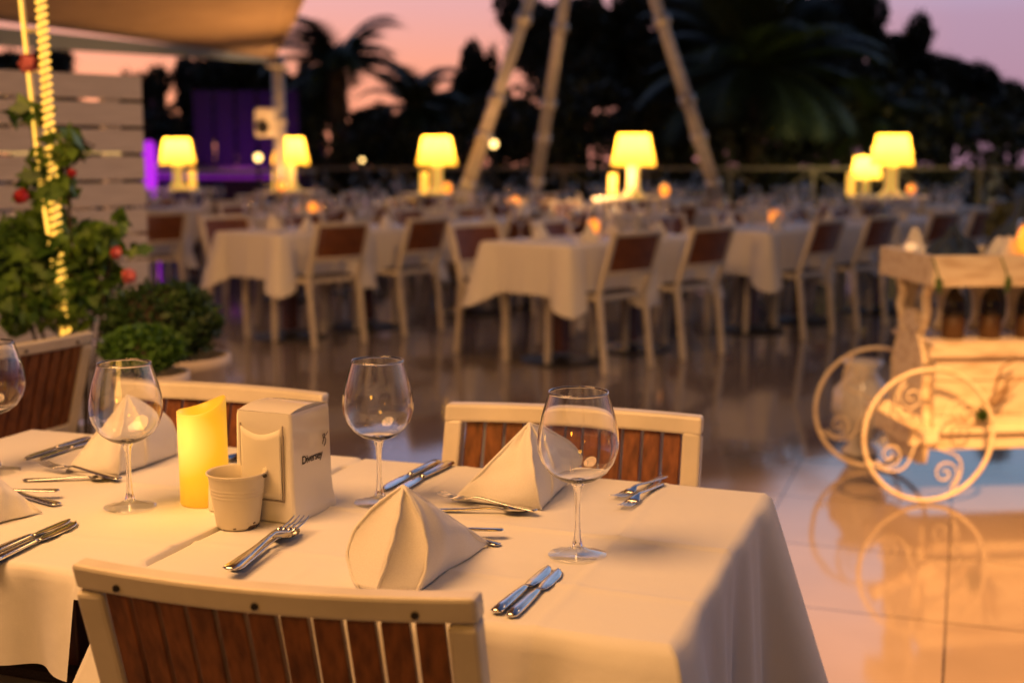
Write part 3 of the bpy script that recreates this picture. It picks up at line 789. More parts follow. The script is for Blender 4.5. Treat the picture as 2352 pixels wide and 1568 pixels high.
# ------------------------------------------------------------------ service stations with big lamps
st0 = lp0 = None
lamps = [(415,15.0,'first'),(672,14.2,'second'),(1005,13.2,'third'),(1452,12.0,'fourth'),(2040,12.3,'fifth')]
for k, (u, d, nth) in enumerate(lamps):
    x = cxy(u, d)
    lab = 'tall cloth topped serving stand under the %s big lamp from the left' % nth
    if st0 is None:
        st0 = thing('serving_stand', lab, 'serving stand', (x,d,0), R(-20), 'serving stands carrying the big lamps')
        b = MB(); b.box((0,0,.885), (.66,.44,.028)); b.build('top', M_white_paint, st0, bevel=.004)
        for sx in (-1,1):
            for sy in (-1,1):
                b = MB(); b.box((sx*.29, sy*.18, .435), (.04,.04,.87)); b.build('leg', M_frame, st0)
        b = MB(); b.box((0,0,.35), (.56,.34,.02)); b.build('shelf', M_white_paint, st0)
    else: dup(st0, (x,d,0), R(-20), lab)
    lab = 'lit table lamp with yellow conical shade, %s of the five big lamps from the left' % nth
    if lp0 is None:
        lp0 = thing('table_lamp', lab, 'lamp', (x,d,.90), 0, 'big lit table lamps with yellow shades')
        b = MB(); b.lathe([(.001,0),(.105,0),(.11,.012),(.10,.03),(.07,.05),(.058,.09),(.055,.2),(.060,.26),(.045,.30),(.001,.305)], 28); b.build('lamp_base', M_lampbase, lp0, smooth=True)
        b = MB(); b.lathe([(.206,.285),(.202,.30),(.143,.57),(.134,.575)], 40); b.lathe([(.134,.575),(.001,.576)], 40); b.build('lamp_shade', M_shade, lp0, smooth=True)
        b = MB(); b.ball((0,0,.40), .04); b.build('bulb', M_globe, lp0, smooth=True)
    else: dup(lp0, (x,d,.90), 0, lab)
    li = bpy.data.lights.new('lamp_bulb_light', 'POINT'); li.energy = 22; li.color = (1,.50,.09); li.shadow_soft_size = .06
    lo = bpy.data.objects.new('lamp_bulb_light', li); lo.location = (x, d, 1.36); col.objects.link(lo)
# small companion lamp
o = dup(lp0, (cxy(1982, 15.5), 15.5, .755), 0, 'smaller lit lamp half hidden behind the fifth big lamp', scale=.9)
li = bpy.data.lights.new('lamp_bulb_light', 'POINT'); li.energy = 26; li.color = (1,.57,.13); li.shadow_soft_size = .05
lo = bpy.data.objects.new('lamp_bulb_light', li); lo.location = (cxy(1982, 15.5), 15.5, 1.14); col.objects.link(lo)
dup(tb0, (cxy(1982,15.5), 15.5, 0), BA, 'pedestal table under the smaller lamp behind the fifth big lamp', G_t)
for u, d, lab in ((1521,12.1,'glowing orange candle jar right of the fourth lamp'), (2078,12.2,'glowing orange candle jar right of the fifth lamp'),
                  (1030,13.1,'glowing orange candle jar right of the third lamp'), (655,14.0,'glowing orange candle jar at the foot of the second lamp')):
    table_candle(cxy(u,d), d-.12, .90, lab)
for u, d, lab in ((1407,12.0,'tall yellow candle left of the fourth lamp'), (1952,12.3,'tall yellow candle left of the fifth lamp'), (975,13.2,'tall yellow candle left of the third lamp'),
                  (637,14.2,'tall yellow candle left of the second lamp'), (445,15.0,'tall yellow candle right of the first lamp')):
    table_candle(cxy(u,d), d+.05, .90, lab, True)

# ------------------------------------------------------------------ mast tripod
ap = ad(1366, -440, 14.2)
tp = thing('mast_tripod', 'tall tripod of paired metal tubes rising out of the dining rows', 'tripod', (ap.x, ap.y, 0))
def mast_leg(ub, vb, d, lab):
    q = ad(ub, vb, d); s_ = (q-ap).normalized(); t = -ap.z/s_.z; foot = ap+s_*t
    a = ap-Vector((ap.x,ap.y,0)); b = foot-Vector((ap.x,ap.y,0))
    m = MB(); side = Vector((1,.3,0)).normalized()*.045
    m.tube([a-side*.3, b-side], .042, 12); m.tube([a+side*.3, b+side], .034, 12)
    for f_ in (.45, .62, .70, .8, .92):
        p = a.lerp(b, f_); dd = (b-a).normalized()*.05
        m.tube([p-dd, p+dd], .088, 14)
    m.build('leg', M_alu, tp, smooth=True)
    return foot
mast_leg(1078, 415, 13.6, 'l'); mast_leg(1232, 425, 15.2, 'm'); mast_leg(1648, 450, 13.8, 'r')
m = MB(); m.lathe([(.001,-.12),(.13,-.12),(.16,0),(.13,.12),(.001,.12)], 20, (0,0,ap.z)); m.build('apex_plate', M_alu, tp)

# ------------------------------------------------------------------ railing behind
M_rail = mat('muted_railing', (.26,.22,.19), .6)  # one even, toned-down grey-brown for the whole railing
rl = thing('terrace_railing', 'pale metal railing with crossed braces along the far terrace edge', 'railing', (0,20.2,0))
m = MB(); m.box((2.5,0,1.09), (19,.045,.045)); m.box((2.5,0,.12), (19,.03,.03)); m.build('rail', M_rail, rl)
X0 = -7.0; wv = 1.3
for i in range(15):
    m = MB(); m.box((X0+i*wv, 0, .53), (.06,.06,1.06)); m.build('post', M_rail, rl)
for i in range(14):
    m = MB(); a = X0+i*wv+.04; b = a+wv-.08
    m.bar((a,0,.16),(b,0,1.05),.025,.025); m.bar((a,.03,1.05),(b,.03,.16),.025,.025); m.build('cross_brace', M_rail, rl)

# ------------------------------------------------------------------ canopy, post, speaker
def canopy():
    t = thing('fabric_canopy', 'large beige fabric canopy over the left side, lit warm from below', 'canopy', (0,0,0))
    P = Vector((-2.56,14,2.30)); Bp = Vector((1.1,-2.6,3.6)); Cc = Vector((-7.8,5.6,2.36)); Dd = Vector((-5.5,-4.0,3.4))  # unseen near end stretched over the camera to shade the foreground
    m = MB()
    def fn(i, j):   # i: corner -> toward camera ; j: right edge -> left beam
        e1 = P.lerp(Bp, i)+Vector((.34*math.sin(math.pi*i)**.8, 0, .25*math.sin(math.pi*i))); e2 = Cc.lerp(Dd, i)
        q = e1.lerp(e2, j)
        q.z += .38*math.sin(math.pi*j)*(.25+i*.9)+.10*math.sin(math.pi*j*2)*i
        return q
    m.grid(fn, 40, 40); m.build('fabric', M_canopy, t, smooth=True, solid=.006)
    v = MB(); a, b = P+Vector((-.03,.02,-.04)), Cc+Vector((-.03,.02,-.04))
    v.grid(lambda i, j: a.lerp(b, i)+Vector((0,0,.08-.24*j*(.30+.70*min(1,i*1.6)))), 20, 3)
    v.build('valance', M_gutter, t, solid=.02)
    mm = MB(); mm.tube([fn(0,0)]+[fn(k/10,0) for k in range(1,11)], .018, 8); mm.build('edge_rope', M_canopy, t, smooth=True)
    return P
P = canopy()
pt = thing('canopy_post', 'pale steel post holding the drooping canopy corner', 'post', (P.x+.05, P.y+.05, 0))
m = MB(); m.tube([(0,0,0),(0,0,2.34)], .065, 14); m.build('shaft', M_alu, pt, smooth=True)
m = MB(); m.lathe([(.001,0),(.16,0),(.16,.015),(.08,.03),(.066,.05)], 20); m.build('foot_plate', M_alu, pt)
m = MB(); m.box((0,0,2.22),(.2,.2,.03)); m.build('top_bracket', M_alu, pt)
q = ad(613, 282, 13.9)
sp = thing('loudspeaker', 'small pale box loudspeaker fixed to the canopy post', 'loudspeaker', (q.x, q.y, q.z), R(-15))
m = MB(); m.box((0,0,0),(.2,.18,.30)); m.build('cabinet', M_frame, sp, bevel=.015)
m = MB(); m.lathe([(.001,.0),(.06,.0),(.07,.012),(.075,.012)], 20); o = m.build('speaker_cone', M_black, sp); o.rotation_euler = (R(90),0,0); o.location = (0,-.0925,-.05)
m = MB(); m.box((.15,.03,0),(.12,.03,.04)); m.build('bracket', M_alu, sp)

# ------------------------------------------------------------------ slatted screen
SD = 5.5
s0, s1 = ad(-260, 168, SD-.6), ad(322, 176, SD+.15)
d = Vector((s1.x-s0.x, s1.y-s0.y, 0)); Ls = d.length; sa = math.atan2(d.y, d.x)
scn = thing('slatted_screen', 'white horizontal board privacy screen at the left behind the roses', 'screen', (s0.x, s0.y, 0), sa)
pitch = 60/2950*SD*1.015; bh = pitch*.87; topz = s1.z
m = MB(); k = 0
while topz-k*pitch > .1:
    m.box((Ls/2, 0, topz-k*pitch-bh/2), (Ls, .02, bh)); k += 1
m.build('boards', M_white_paint, scn, bevel=.002)
for x in (.1, Ls*.5, Ls-.13):
    m = MB(); m.box((x, .038, topz/2), (.07,.05,topz)); m.build('post', M_white_paint, scn)
m = MB(); m.box((0, 0, 0), (.95,.006,.007))
o = m.build('light_strip', M_strip, None)
zz = ad(40, 349, s0.y+.3).z
o.location = Vector((s0.x, s0.y, 0))+Vector((math.cos(sa), math.sin(sa), 0))*(Ls*.5-.05)+Vector((-math.sin(sa), math.cos(sa),0))*.014+Vector((0,0,zz)); o.rotation_euler = (0,0,sa)
tag(o, 'glowing warm light strip seen through a gap of the white screen', 'light strip')

# ------------------------------------------------------------------ lit climbing pole + rose
PD = 3.8
pb, pm, ptp = ad(152, 775, PD), ad(110, 400, PD), ad(68, -60, PD)
pf = pb+(pb-pm)*1.45
pf.z = 0.0; pf.x = ad(175, 900, PD).x
pol = thing('climbing_frame', 'leaning pale pole frame wound with warm rope light above the roses', 'plant support', (pf.x, pf.y, 0))
B0 = Vector((pf.x, pf.y, 0))
m = MB()
rail1 = [pf, pb, pm+Vector((.012,0,0)), ptp+Vector((.028,0,0))]; rail2 = [pb+Vector((-.006,.01,0)), pm+Vector((-.022,0,0)), ptp+Vector((-.030,0,0))]
m.tube([p-B0 for p in rail1], .009, 10); m.tube([p-B0 for p in rail2], .007, 10)
for k in range(5):
    f_ = .12+k*.2
    a = rail1[2].lerp(rail1[3], f_); b = rail2[1].lerp(rail2[2], f_)
    m.bar(a-B0, b-B0, .012, .012)
m.build('pole', M_frame, pol, smooth=True)
m = MB(); pts = []
for k in range(1100):
    f_ = k/1099
    if f_ < .45: c = pb.lerp(pm+Vector((.012,0,0)), f_/.45)
    else: c = (pm+Vector((.012,0,0))).lerp(ptp+Vector((.028,0,0)), (f_-.45)/.55)
    a = k*.27; pts.append(c-B0+Vector((.0135*math.cos(a), .0135*math.sin(a), 0)))
m.tube(pts, .0042, 5); m.build('rope_light', M_rope, pol, smooth=True)
m = MB(); m.tube([p-B0+Vector((-.002,-.010,0)) for p in rail2], .0045, 6); m.build('rope_light', M_rope, pol, smooth=True)
bx = ad(150, 640, PD); base = Vector((bx.x, bx.y+.05, 0))
rose = thing('rose_bush', 'climbing rose bush with red and coral blooms around the lit pole', 'plant', base)
m = MB(); blobs = []
for u, v, ru, rv, dd in ((60,600,90,70,0),(150,560,60,60,.05),(190,640,95,70,.1),(60,690,85,70,-.05),(230,560,45,45,.05),(265,520,18,25,.05),(70,265,38,30,0),(155,335,42,40,.03),(110,430,55,50,.04),(160,700,80,60,.05),(20,560,40,60,0),(95,510,60,40,.1),(290,575,40,10,0),(110,370,30,30,0)):
    c = ad(u, v, PD+dd)-base; k = PD/2950
    blobs.append((c.x, c.y, c.z, ru*k, .12, rv*k))
leaves(m, blobs, 1100, .034, .55, 5, .2); leaves(m, blobs, 900, .018, .5, 6, .1); m.build('foliage', M_leaf_rose, rose)
m = MB()
for k in range(9):
    e = blobs[k]; m.tube([(0,0,0),(e[0]*.4, e[1], e[2]*.6),(e[0], e[1], e[2])], .005, 5)
for k in range(5): m.tube([blobs[8][:3], (blobs[7][0]+.02*k, blobs[7][1], blobs[7][2]), blobs[6][:3]], .003, 4)
m.build('stems', M_bark, rose)
def bloom(u, v, r_, mt, lab):
    c = ad(u, v, PD-.12)-base; m = MB(); rr = random.Random(int(u))
    for k in range(34):
        d_ = Vector((rr.gauss(0,1), rr.gauss(0,1), rr.gauss(0,1))).normalized(); e = d_.orthogonal().normalized(); f_ = d_.cross(e)
        p = c+d_*r_*rr.uniform(.1,.7)
        m.add([p-e*r_*.6, p-f_*r_*.55+d_*r_*.2, p+e*r_*.6, p+f_*r_*.55+d_*r_*.2], [(0,1,2,3)])
    o = m.build('bloom', mt, rose, smooth=True); o['label'] = lab
for u, v, r_, mt, lab in ((64,146,.032,M_petal_pink,'coral bloom at the top of the lit pole'),(48,450,.026,M_petal_red,'dark red bloom'),(166,398,.015,M_petal_red,'small red bloom'),(266,580,.022,M_petal_pink,'pink bloom'),(296,634,.024,M_petal_pink,'coral bloom near the topiary')):
    bloom(u, v, r_, mt, lab)
pot = MB(); pot.lathe([(.001,0),(.17,0),(.2,.08),(.23,.33),(.25,.35),(.25,.38),(.22,.38),(.21,.33),(.001,.32)], 30)
tag(pot.build('planter', M_terracotta, smooth=True, loc=(base.x-.05, base.y+.02, 0)), 'pale round planter holding the climbing rose', 'planter')

# topiary planters
def topiary(u, v, ru, rv, d, lab, seed, n, potlab):
    c = ad(u, v, d); k = d/2950
    t = thing('clipped_shrub', lab, 'shrub', (c.x, c.y, c.z-rv*k*1.2), 0, 'clipped round shrubs beside the roses')
    m = MB(); r_ = random.Random(seed)
    bl = [(0,0,rv*k*1.2, ru*k*.92, ru*k*.85, rv*k*.92)]
    for _ in range(22):
        a = r_.uniform(0,6.28); b = r_.uniform(-.5,1.2)
        bl.append((ru*k*.75*math.cos(a)*math.cos(b), ru*k*.7*math.sin(a)*math.cos(b), rv*k*1.2+rv*k*.75*math.sin(b), ru*k*.28, ru*k*.28, rv*k*.28))
    leaves(m, bl, n//2, .016, .5, seed, .55); leaves(m, [(b[0],b[1],b[2],b[3]*1.13,b[4]*1.13,b[5]*1.15) for b in bl], n//3, .012, .45, seed+9, .2); m.build('foliage', M_leaf_ball2 if potlab else M_leaf_ball, t)
    m = MB(); m.ball((0,0,rv*k*1.2), rv*k*.8, 16, 12, (ru/rv,ru/rv,1)); m.build('inner_twigs', M_bark, t)
    m = MB(); m.tube([(0,0,-.06),(0,0,rv*k)], .015, 8); m.build('stem', M_bark, t)
    return t
topiary(372, 742, 138, 96, 3.75, 'large dark round clipped shrub behind the smaller one', 21, 9000, '')
topiary(328, 800, 98, 54, 3.30, 'small brighter green clipped shrub in front of the large one', 22, 6500, 'M')
for u, d, rr, hh, lab in ((405, 3.75, .14, .69, 'tall pale tapered planter under the large clipped shrub'), (330, 3.30, .10, .715, 'pale tapered planter under the small clipped shrub')):
    x = (u-CU)/FPX*d
    pot = MB(); pot.lathe([(.001,0),(rr*.62,0),(rr*.66,.02),(rr*.95,hh-.04),(rr*1.05,hh-.03),(rr*1.05,hh),(rr*.92,hh),(rr*.88,hh-.05),(.001,hh-.06)], 36)
    tag(pot.build('planter', M_terracotta, smooth=True, loc=(x, d, 0)), lab, 'planter', 'pale planters of the clipped shrubs')

# ------------------------------------------------------------------ cart
def cart():
    wN = Vector((1.53, 4.66, 0)); wF = Vector((1.485, 5.14, 0))
    ax = (wF-wN).normalized(); ang_ = math.atan2(-ax.x, ax.y)      # local y = axle direction
    t = thing('flower_cart', 'whitewashed wooden cart with two scrolled hoop wheels at the right', 'cart', (wN.x, wN.y, 0), ang_)
    Wd = (wF-wN).length; Rw = .255
    # body local coordinates: x to the right, y away
    X1 = 1.35
    x0b = .05
    b = MB()
    for q in range(3): b.box(((x0b+X1)/2, .055+.0015*(q%2), .245+q*.1305), (X1-x0b, .018, .1265))
    b.box(((x0b+X1)/2, Wd-.055, .375), (X1-x0b, .018, .39))
    b.box(((x0b+X1)/2, Wd/2, .19), (X1-x0b-.002, Wd-.13, .02))
    b.box((x0b+.01, Wd/2, .375), (.02, Wd-.129, .388)); b.box((X1-.01, Wd/2, .375), (.02, Wd-.129, .388))
    b.build('lower_box', M_aged, t, bevel=.004)
    b = MB(); b.box(((x0b+X1)/2-.01, .035, .552), (X1-x0b+.05, .022, .035)); b.box(((x0b+X1)/2-.01, .035, .255), (X1-x0b, .016, .022)); b.build('moulding', M_aged, t, bevel=.004)
    b = MB(); b.box(((x0b+X1)/2, Wd/2, .578), (X1-x0b+.03, Wd-.08, .016)); b.build('shelf', M_aged, t, bevel=.003)
    # upper tray
    b = MB(); zt0, zt1 = .80, .915; xt = .0
    b.box(((xt+X1)/2, .0, (zt0+zt1)/2), (X1-xt, .02, zt1-zt0)); b.box(((xt+X1)/2, Wd+.02, (zt0+zt1)/2), (X1-xt, .02, zt1-zt0))
    b.box((xt+.01, Wd/2+.01, (zt0+zt1)/2), (.02, Wd, zt1-zt0-.002)); b.box((X1-.01, Wd/2+.01, (zt0+zt1)/2), (.02, Wd, zt1-zt0-.002))
    b.box(((xt+X1)/2, Wd/2+.01, zt0+.03), (X1-xt-.04, Wd-.0, .02))
    b.build('top_tray', M_aged, t, bevel=.004)
    # shaped end boards (wavy outline, oval hole)
    def endboard(x):
        m = MB(); out = []
        half = [(.15,.12),(.17,.20),(.165,.30),(.14,.40),(.15,.48),(.12,.55),(.08,.60),(.07,.66),(.03,.69)]
        pts = [(Wd/2-w, z) for w, z in half]+[(Wd/2+w, z) for w, z in reversed(half)]
        n_ = len(half)
        for xx in (x-.014, x+.014): m.v += [(xx, y, z) for y, z in pts]
        N_ = len(pts)
        for i in range(n_-1):
            a, b_ = i, i+1; c, d_ = N_-1-i-1, N_-1-i
            m.f += [(a, b_, c, d_), (N_+d_, N_+c, N_+b_, N_+a)]
        for i in range(N_): m.f.append((i, (i+1) % N_, N_+(i+1) % N_, N_+i))
        m.build('end_board', M_aged, t, bevel=.003)
    endboard(.052-.018)
    for sg in (-1, 1):
        s = MB(); yc = Wd/2
        s.tube([(.036, yc+sg*.03,.60),(.036, yc+sg*.10,.64),(.036, yc+sg*.125,.70),(.036, yc+sg*.105,.75),(.036, yc+sg*.14,.80)], .019, 8)
        s.build('scroll_bracket', M_aged, t, smooth=True)
    # balusters at the rear of the shelf
    for k in range(9):
        x = .09+k*.145
        m = MB(); m.lathe([(.001,0),(.040,0),(.040,.02),(.026,.05),(.026,.10),(.030,.13),(.040,.16),(.046,.19),(.048,.213),(.001,.213)], 18)
        m.build('baluster', M_frame, t, smooth=True, loc=(x, Wd-.06, .5865))
    # front cart legs at far end so that it stands
    for y in (.06, Wd-.06):
        m = MB(); m.box((X1-.05, y, .09), (.05,.05,.18)); m.build('leg', M_aged, t, bevel=.004)
    # axle and block
    m = MB(); m.tube([(0,-.02,Rw),(0,Wd+.02,Rw)], .012, 10); m.box((0,Wd/2,.235), (.07,Wd-.12,.07)); m.build('axle', M_aged, t)
    m = MB(); m.box((-.10,.03,.33),(.17,.04,.05), Matrix.Rotation(R(28),3,'Y')); m.build('bracket_block', M_aged, t, bevel=.004)
    # wheels
    for y in (-.03, Wd+.03):
        w = MB(); n_ = 56
        w.tube([(Rw*.963*math.cos(2*math.pi*i/n_), 0, Rw*.963*math.sin(2*math.pi*i/n_)) for i in range(n_+1)], .0085, 8, cap=False)
        o = w.build('wheel', M_frame if 0 else M_aged, t, smooth=True, loc=(0, y, Rw))
        h = MB(); h.tube([(0,-.03,0),(0,.03,0)], .028, 14); h.build('hub', M_aged, o)
        s_ = MB()
        for q in range(4):
            a0 = q*math.pi/2+.4
            pts = []
            for i in range(30):
                f_ = i/29
                rr = .03+(Rw*.93-.03)*f_; an = a0+.55*math.sin(f_*math.pi*1.0)
                pts.append((rr*math.cos(an), 0, rr*math.sin(an)))
            s_.tube(pts, .004, 6)
            cxm, czm = .16*math.cos(a0+.05), .16*math.sin(a0+.05)
            pts = []
            for i in range(36):
                th = a0+i*.28; rr = .052*(1-i/40)
                pts.append((cxm+rr*math.cos(th), 0, czm+rr*math.sin(th)))
            s_.tube(pts, .0035, 6)
        s_.build('scrollwork', M_aged, o, smooth=True)
    # things on the cart -------------------------------------------------
    def W(x, y, z): return t_matrix @ Vector((x, y, z))
    t_matrix = Matrix.Translation(wN) @ Matrix.Rotation(ang_, 4, 'Z')
    for k in range(8):
        x = .165+k*.145; p = W(x, .17, .5865)
        lab = 'dark jar in brown pot on the cart shelf, %s from the left' % ['first','second','third','fourth','fifth','sixth','seventh','eighth'][k]
        if k == 0:
            j0 = thing('jar', lab, 'jar', p, 0, 'dark jars on the cart shelf'); 
            m = MB(); m.lathe([(.001,0),(.038,0),(.041,.004),(.043,.085),(.039,.088)], 22); m.build('pot', M_amber, j0, smooth=True)
            m = MB(); m.lathe([(.037,.088),(.041,.10),(.040,.13),(.030,.165),(.016,.18),(.014,.195),(.001,.196)], 22); m.build('dark_top', M_jar, j0, smooth=True)
        elif W(x,0,0).x < 2.6:
            dup(j0, p, 0, lab)
    # crumpled cloths, trays, candle on top
    def heap(x, y, sx, sy, sz, m_, lab, cat, nm, seed):
        r_ = random.Random(seed); m = MB(); ph = [r_.uniform(0,6) for _ in range(6)]
        def fn(i, j):
            a = i*2*math.pi; rr = j
            e = 1+.18*math.sin(3*a+ph[0])+.1*math.sin(7*a+ph[1])
            zz_ = sz*(1-rr**2)*(1+.18*math.sin(5*a+ph[2]+rr*4)+.12*math.sin(9*rr+ph[3]))
            return (sx*rr*e*math.cos(a), sy*rr*e*math.sin(a), max(0, zz_))
        m.grid(fn, 40, 12); o = m.build(nm, m_, smooth=True, solid=.004); o.location = W(x, y, .84+.004); tag(o, lab, cat)
    heap(.15, .17, .12, .13, .135, M_bluecloth, 'crumpled navy cloth lying on the cart top', 'cloth', 'crumpled_cloth', 1)
    heap(.08, .36, .06, .12, .12, M_napkin, 'pale crumpled napkin at the left end of the cart top', 'napkin', 'crumpled_napkin', 2)
    heap(.34, .12, .12, .09, .12, M_napkin, 'pale crumpled napkin right of the navy cloth on the cart', 'napkin', 'crumpled_napkin', 3)
    heap(.50, .30, .17, .12, .22, M_bluecloth, 'tall heap of dark blue cloth at the right of the cart top', 'cloth', 'crumpled_cloth', 4)
    o = dup(cd0, W(.385, .04, .90), 0, 'orange candle jar on the cart top at the right photo edge', scale=1.15)
    p = W(.02, .25, .915); 
    m = MB(); m.lathe([(.001,0),(.02,0),(.026,.012),(.02,.026),(.001,.03)], 16)
    tag(m.build('tea_light', emis(mat('tea_glow', (1,.8,.5), .5), (1,.6,.3), .6), smooth=True, loc=p), 'little glowing tea light on the left corner of the cart tray', 'candle')
    # white urn on the floor behind the near wheel
    p = Vector((1.50, 5.42, 0))
    u_ = MB(); u_.lathe([(.001,.0),(.075,.0),(.08,.02),(.05,.05),(.085,.11),(.125,.20),(.12,.28),(.07,.34),(.06,.37),(.085,.40),(.08,.41),(.05,.37),(.001,.36)], 40, wob=lambda a, z: .035*math.cos(10*a) if .08 < z < .33 else 0)
    tag(u_.build('urn', M_ceramic, smooth=True, loc=p), 'white ribbed urn on the floor behind the near cart wheel', 'urn')
    # plant sprig on the box front
    p = W(.235, .02, .33)
    tw = thing('twig_posy', 'green sprig with dry twigs tied to the cart front', 'sprig', p)
    m = MB(); leaves(m, [(0,0,.0,.03,.012,.035)], 160, .012, .4, 8, .2); m.build('leaves', M_green, tw)
    m = MB(); rr = random.Random(3)
    for k in range(12): m.tube([(0,0,0),(.03+rr.uniform(-.02,.05),-.01,.05),(.06+rr.uniform(-.03,.06),-.01,.11+rr.uniform(-.02,.04))], .0015, 4)
    m.tube([(.03,-.008,.08),(.05,-.012,.17),(.10,-.012,.20)], .004, 6)
    m.build('twigs', M_twig, tw)
    for k, x in enumerate((.02, .28)):
        p = W(x, -.014, .84); g_ = MB(); leaves(g_, [(0,0,-.03,.012,.008,.03)], 60, .010, .4, 9+k, .2)
        g_.tube([(-.03,0,.07),(-.01,-.004,.02),(0,0,-.02)], .0025, 5)
        tag(g_.build('sprig', M_green), 'tiny green sprig on the cart tray edge, %s one' % ['left','right'][k], 'sprig', 'tiny sprigs on the cart tray').location = p
cart()
q = ad(2308, 500, 9.2)
pot_s = thing('bush_stand_in', 'yellowish low bush in place of an unclear shape behind the cart at the right edge', 'plant', (q.x, q.y, 0))  # bush stands in for an unidentified yellowish shape
m = MB(); leaves(m, [(0,0,.78,.13,.13,.16),(.1,0,.65,.12,.1,.12)], 900, .03, .5, 31, .4); m.build('foliage', mat('yellowish_leaves', (.16,.17,.07), .7), pot_s)
m = MB(); m.lathe([(.001,0),(.11,0),(.15,.45),(.16,.5),(.001,.5)], 20); m.build('pot', M_black, pot_s)

# ------------------------------------------------------------------ trees
crowns = []
for k in range(4):
    r_ = random.Random(50+k); bl = []
    for _ in range(26):
        a = r_.uniform(0,6.28); b = r_.uniform(-.9,1.4); rr = r_.uniform(.25,.8)
        bl.append((rr*math.cos(a)*math.cos(b), rr*math.sin(a)*math.cos(b), rr*math.sin(b)*.95, r_.uniform(.16,.34), r_.uniform(.16,.34), r_.uniform(.14,.30)))
    m = MB(); leaves(m, bl, 11000, .050, .66, 60+k, .4); leaves(m, [(b[0],b[1],b[2],b[3]*1.3,b[4]*1.3,b[5]*1.3) for b in bl], 2600, .038, .5, 80+k, .5); crowns.append(m)
crown_me = []
tree_kind = ['dark broadleaf tree with ragged crown', 'dark dense evergreen tree', 'dark spreading tree', 'dark loose crowned tree']
def tree(u, vtop, d, w, k, where, h_frac=.62):
    x = cxy(u, d); ztop = CAMH+(360-vtop)/2950*d*1.0
    ht = ztop; rz_ = ht*h_frac/1.0/2*1.15; rx_ = w/2950*d/2
    t = thing('tree', '%s %s' % (tree_kind[k], where), 'tree', (x, d, 0), 0, 'dark trees beyond the terrace railing')
    if len(crown_me) <= k or True:
        if k not in dict(crown_me):
            o = crowns[k].build('crown', M_leaf_black, t); crown_me.append((k, o.data))
        else:
            o = bpy.data.objects.new('crown', dict(crown_me)[k]); col.objects.link(o); o.parent = t
    o.location = (0,0,ht-rz_*.95); o.scale = (rx_, rx_, rz_); o.rotation_euler = (0,0,k+u*.01)
    m = MB(); m.tube([(0,0,0),(.06,0,(ht-rz_)*.6),(0,.05,ht-rz_*.7)], [.16,.12,.07], 8)
    for q in range(4):
        a = q*1.6+u; m.tube([(.05,0,(ht-rz_)*.7),(rx_*.35*math.cos(a), rx_*.35*math.sin(a), ht-rz_)], [.07,.025], 6)
    m.build('trunk', M_bark, t)
TR = [(90,90,24,330,0,'behind the slatted screen at the far left'),(330,150,24,230,3,'left of the purple lights under the canopy'),(560,100,25,300,1,'behind the purple lights'),(470,130,26,260,2,'far under the canopy valance'),
 (730,130,27,170,1,'right of the canopy post'),(860,235,30,230,2,'low behind the palm left of the tripod'),(1010,190,29,240,0,'below the pink sky gap'),(1090,90,28,170,3,'just left of the tripod'),
 (1250,-40,27,330,1,'behind the left tripod legs'),(1420,-20,29,330,3,'between the tripod legs with sky gaps'),(1570,-50,26,330,0,'behind the right tripod leg'),(1760,-60,30,420,1,'right of the tripod, tallest'),
 (1930,-40,27,320,2,'above the fifth lamp'),(2060,40,29,230,3,'right of the fifth lamp'),(2160,110,30,260,0,'sloping down to the right'),(2280,170,31,260,2,'low near the right edge'),(2390,190,32,240,1,'at the right photo edge'),
 (1330,120,24,300,2,'low behind the middle tripod leg'),(1640,110,24,300,1,'low between right tripod leg and palm'),(1880,130,24,340,0,'low behind the palm'),(2080,200,25,300,3,'low right of the fifth lamp'),(1140,200,24,230,0,'low behind the left tripod leg'),(680,250,24,240,2,'low behind the second lamp'),(960,270,24,300,1,'low behind the third lamp'),(1490,140,26,300,2,'low behind the fourth lamp'),(250,250,22,300,1,'low behind the slatted screen edge'),
 (1540,200,23,260,3,'bushy behind the fourth lamp and right leg'),(1760,210,23,260,2,'bushy below the palm'),(1230,230,23,260,1,'bushy behind the railing at the middle leg')]
for a in TR: tree(*a)
# hedge mass behind railing
m = MB(); r_ = random.Random(9)
bl = [(-14+i*.9, r_.uniform(-.5,.5), 1.0+r_.uniform(-.2,.25)+(.35 if i>14 else -.1), .85, .6, 1.1) for i in range(40)]
leaves(m, bl, 22000, .10, .55, 90, .6)
tag(m.build('hedge', M_leaf_black, loc=(0,21.8,0)), 'dark continuous hedge behind the terrace railing', 'hedge', kind='stuff')

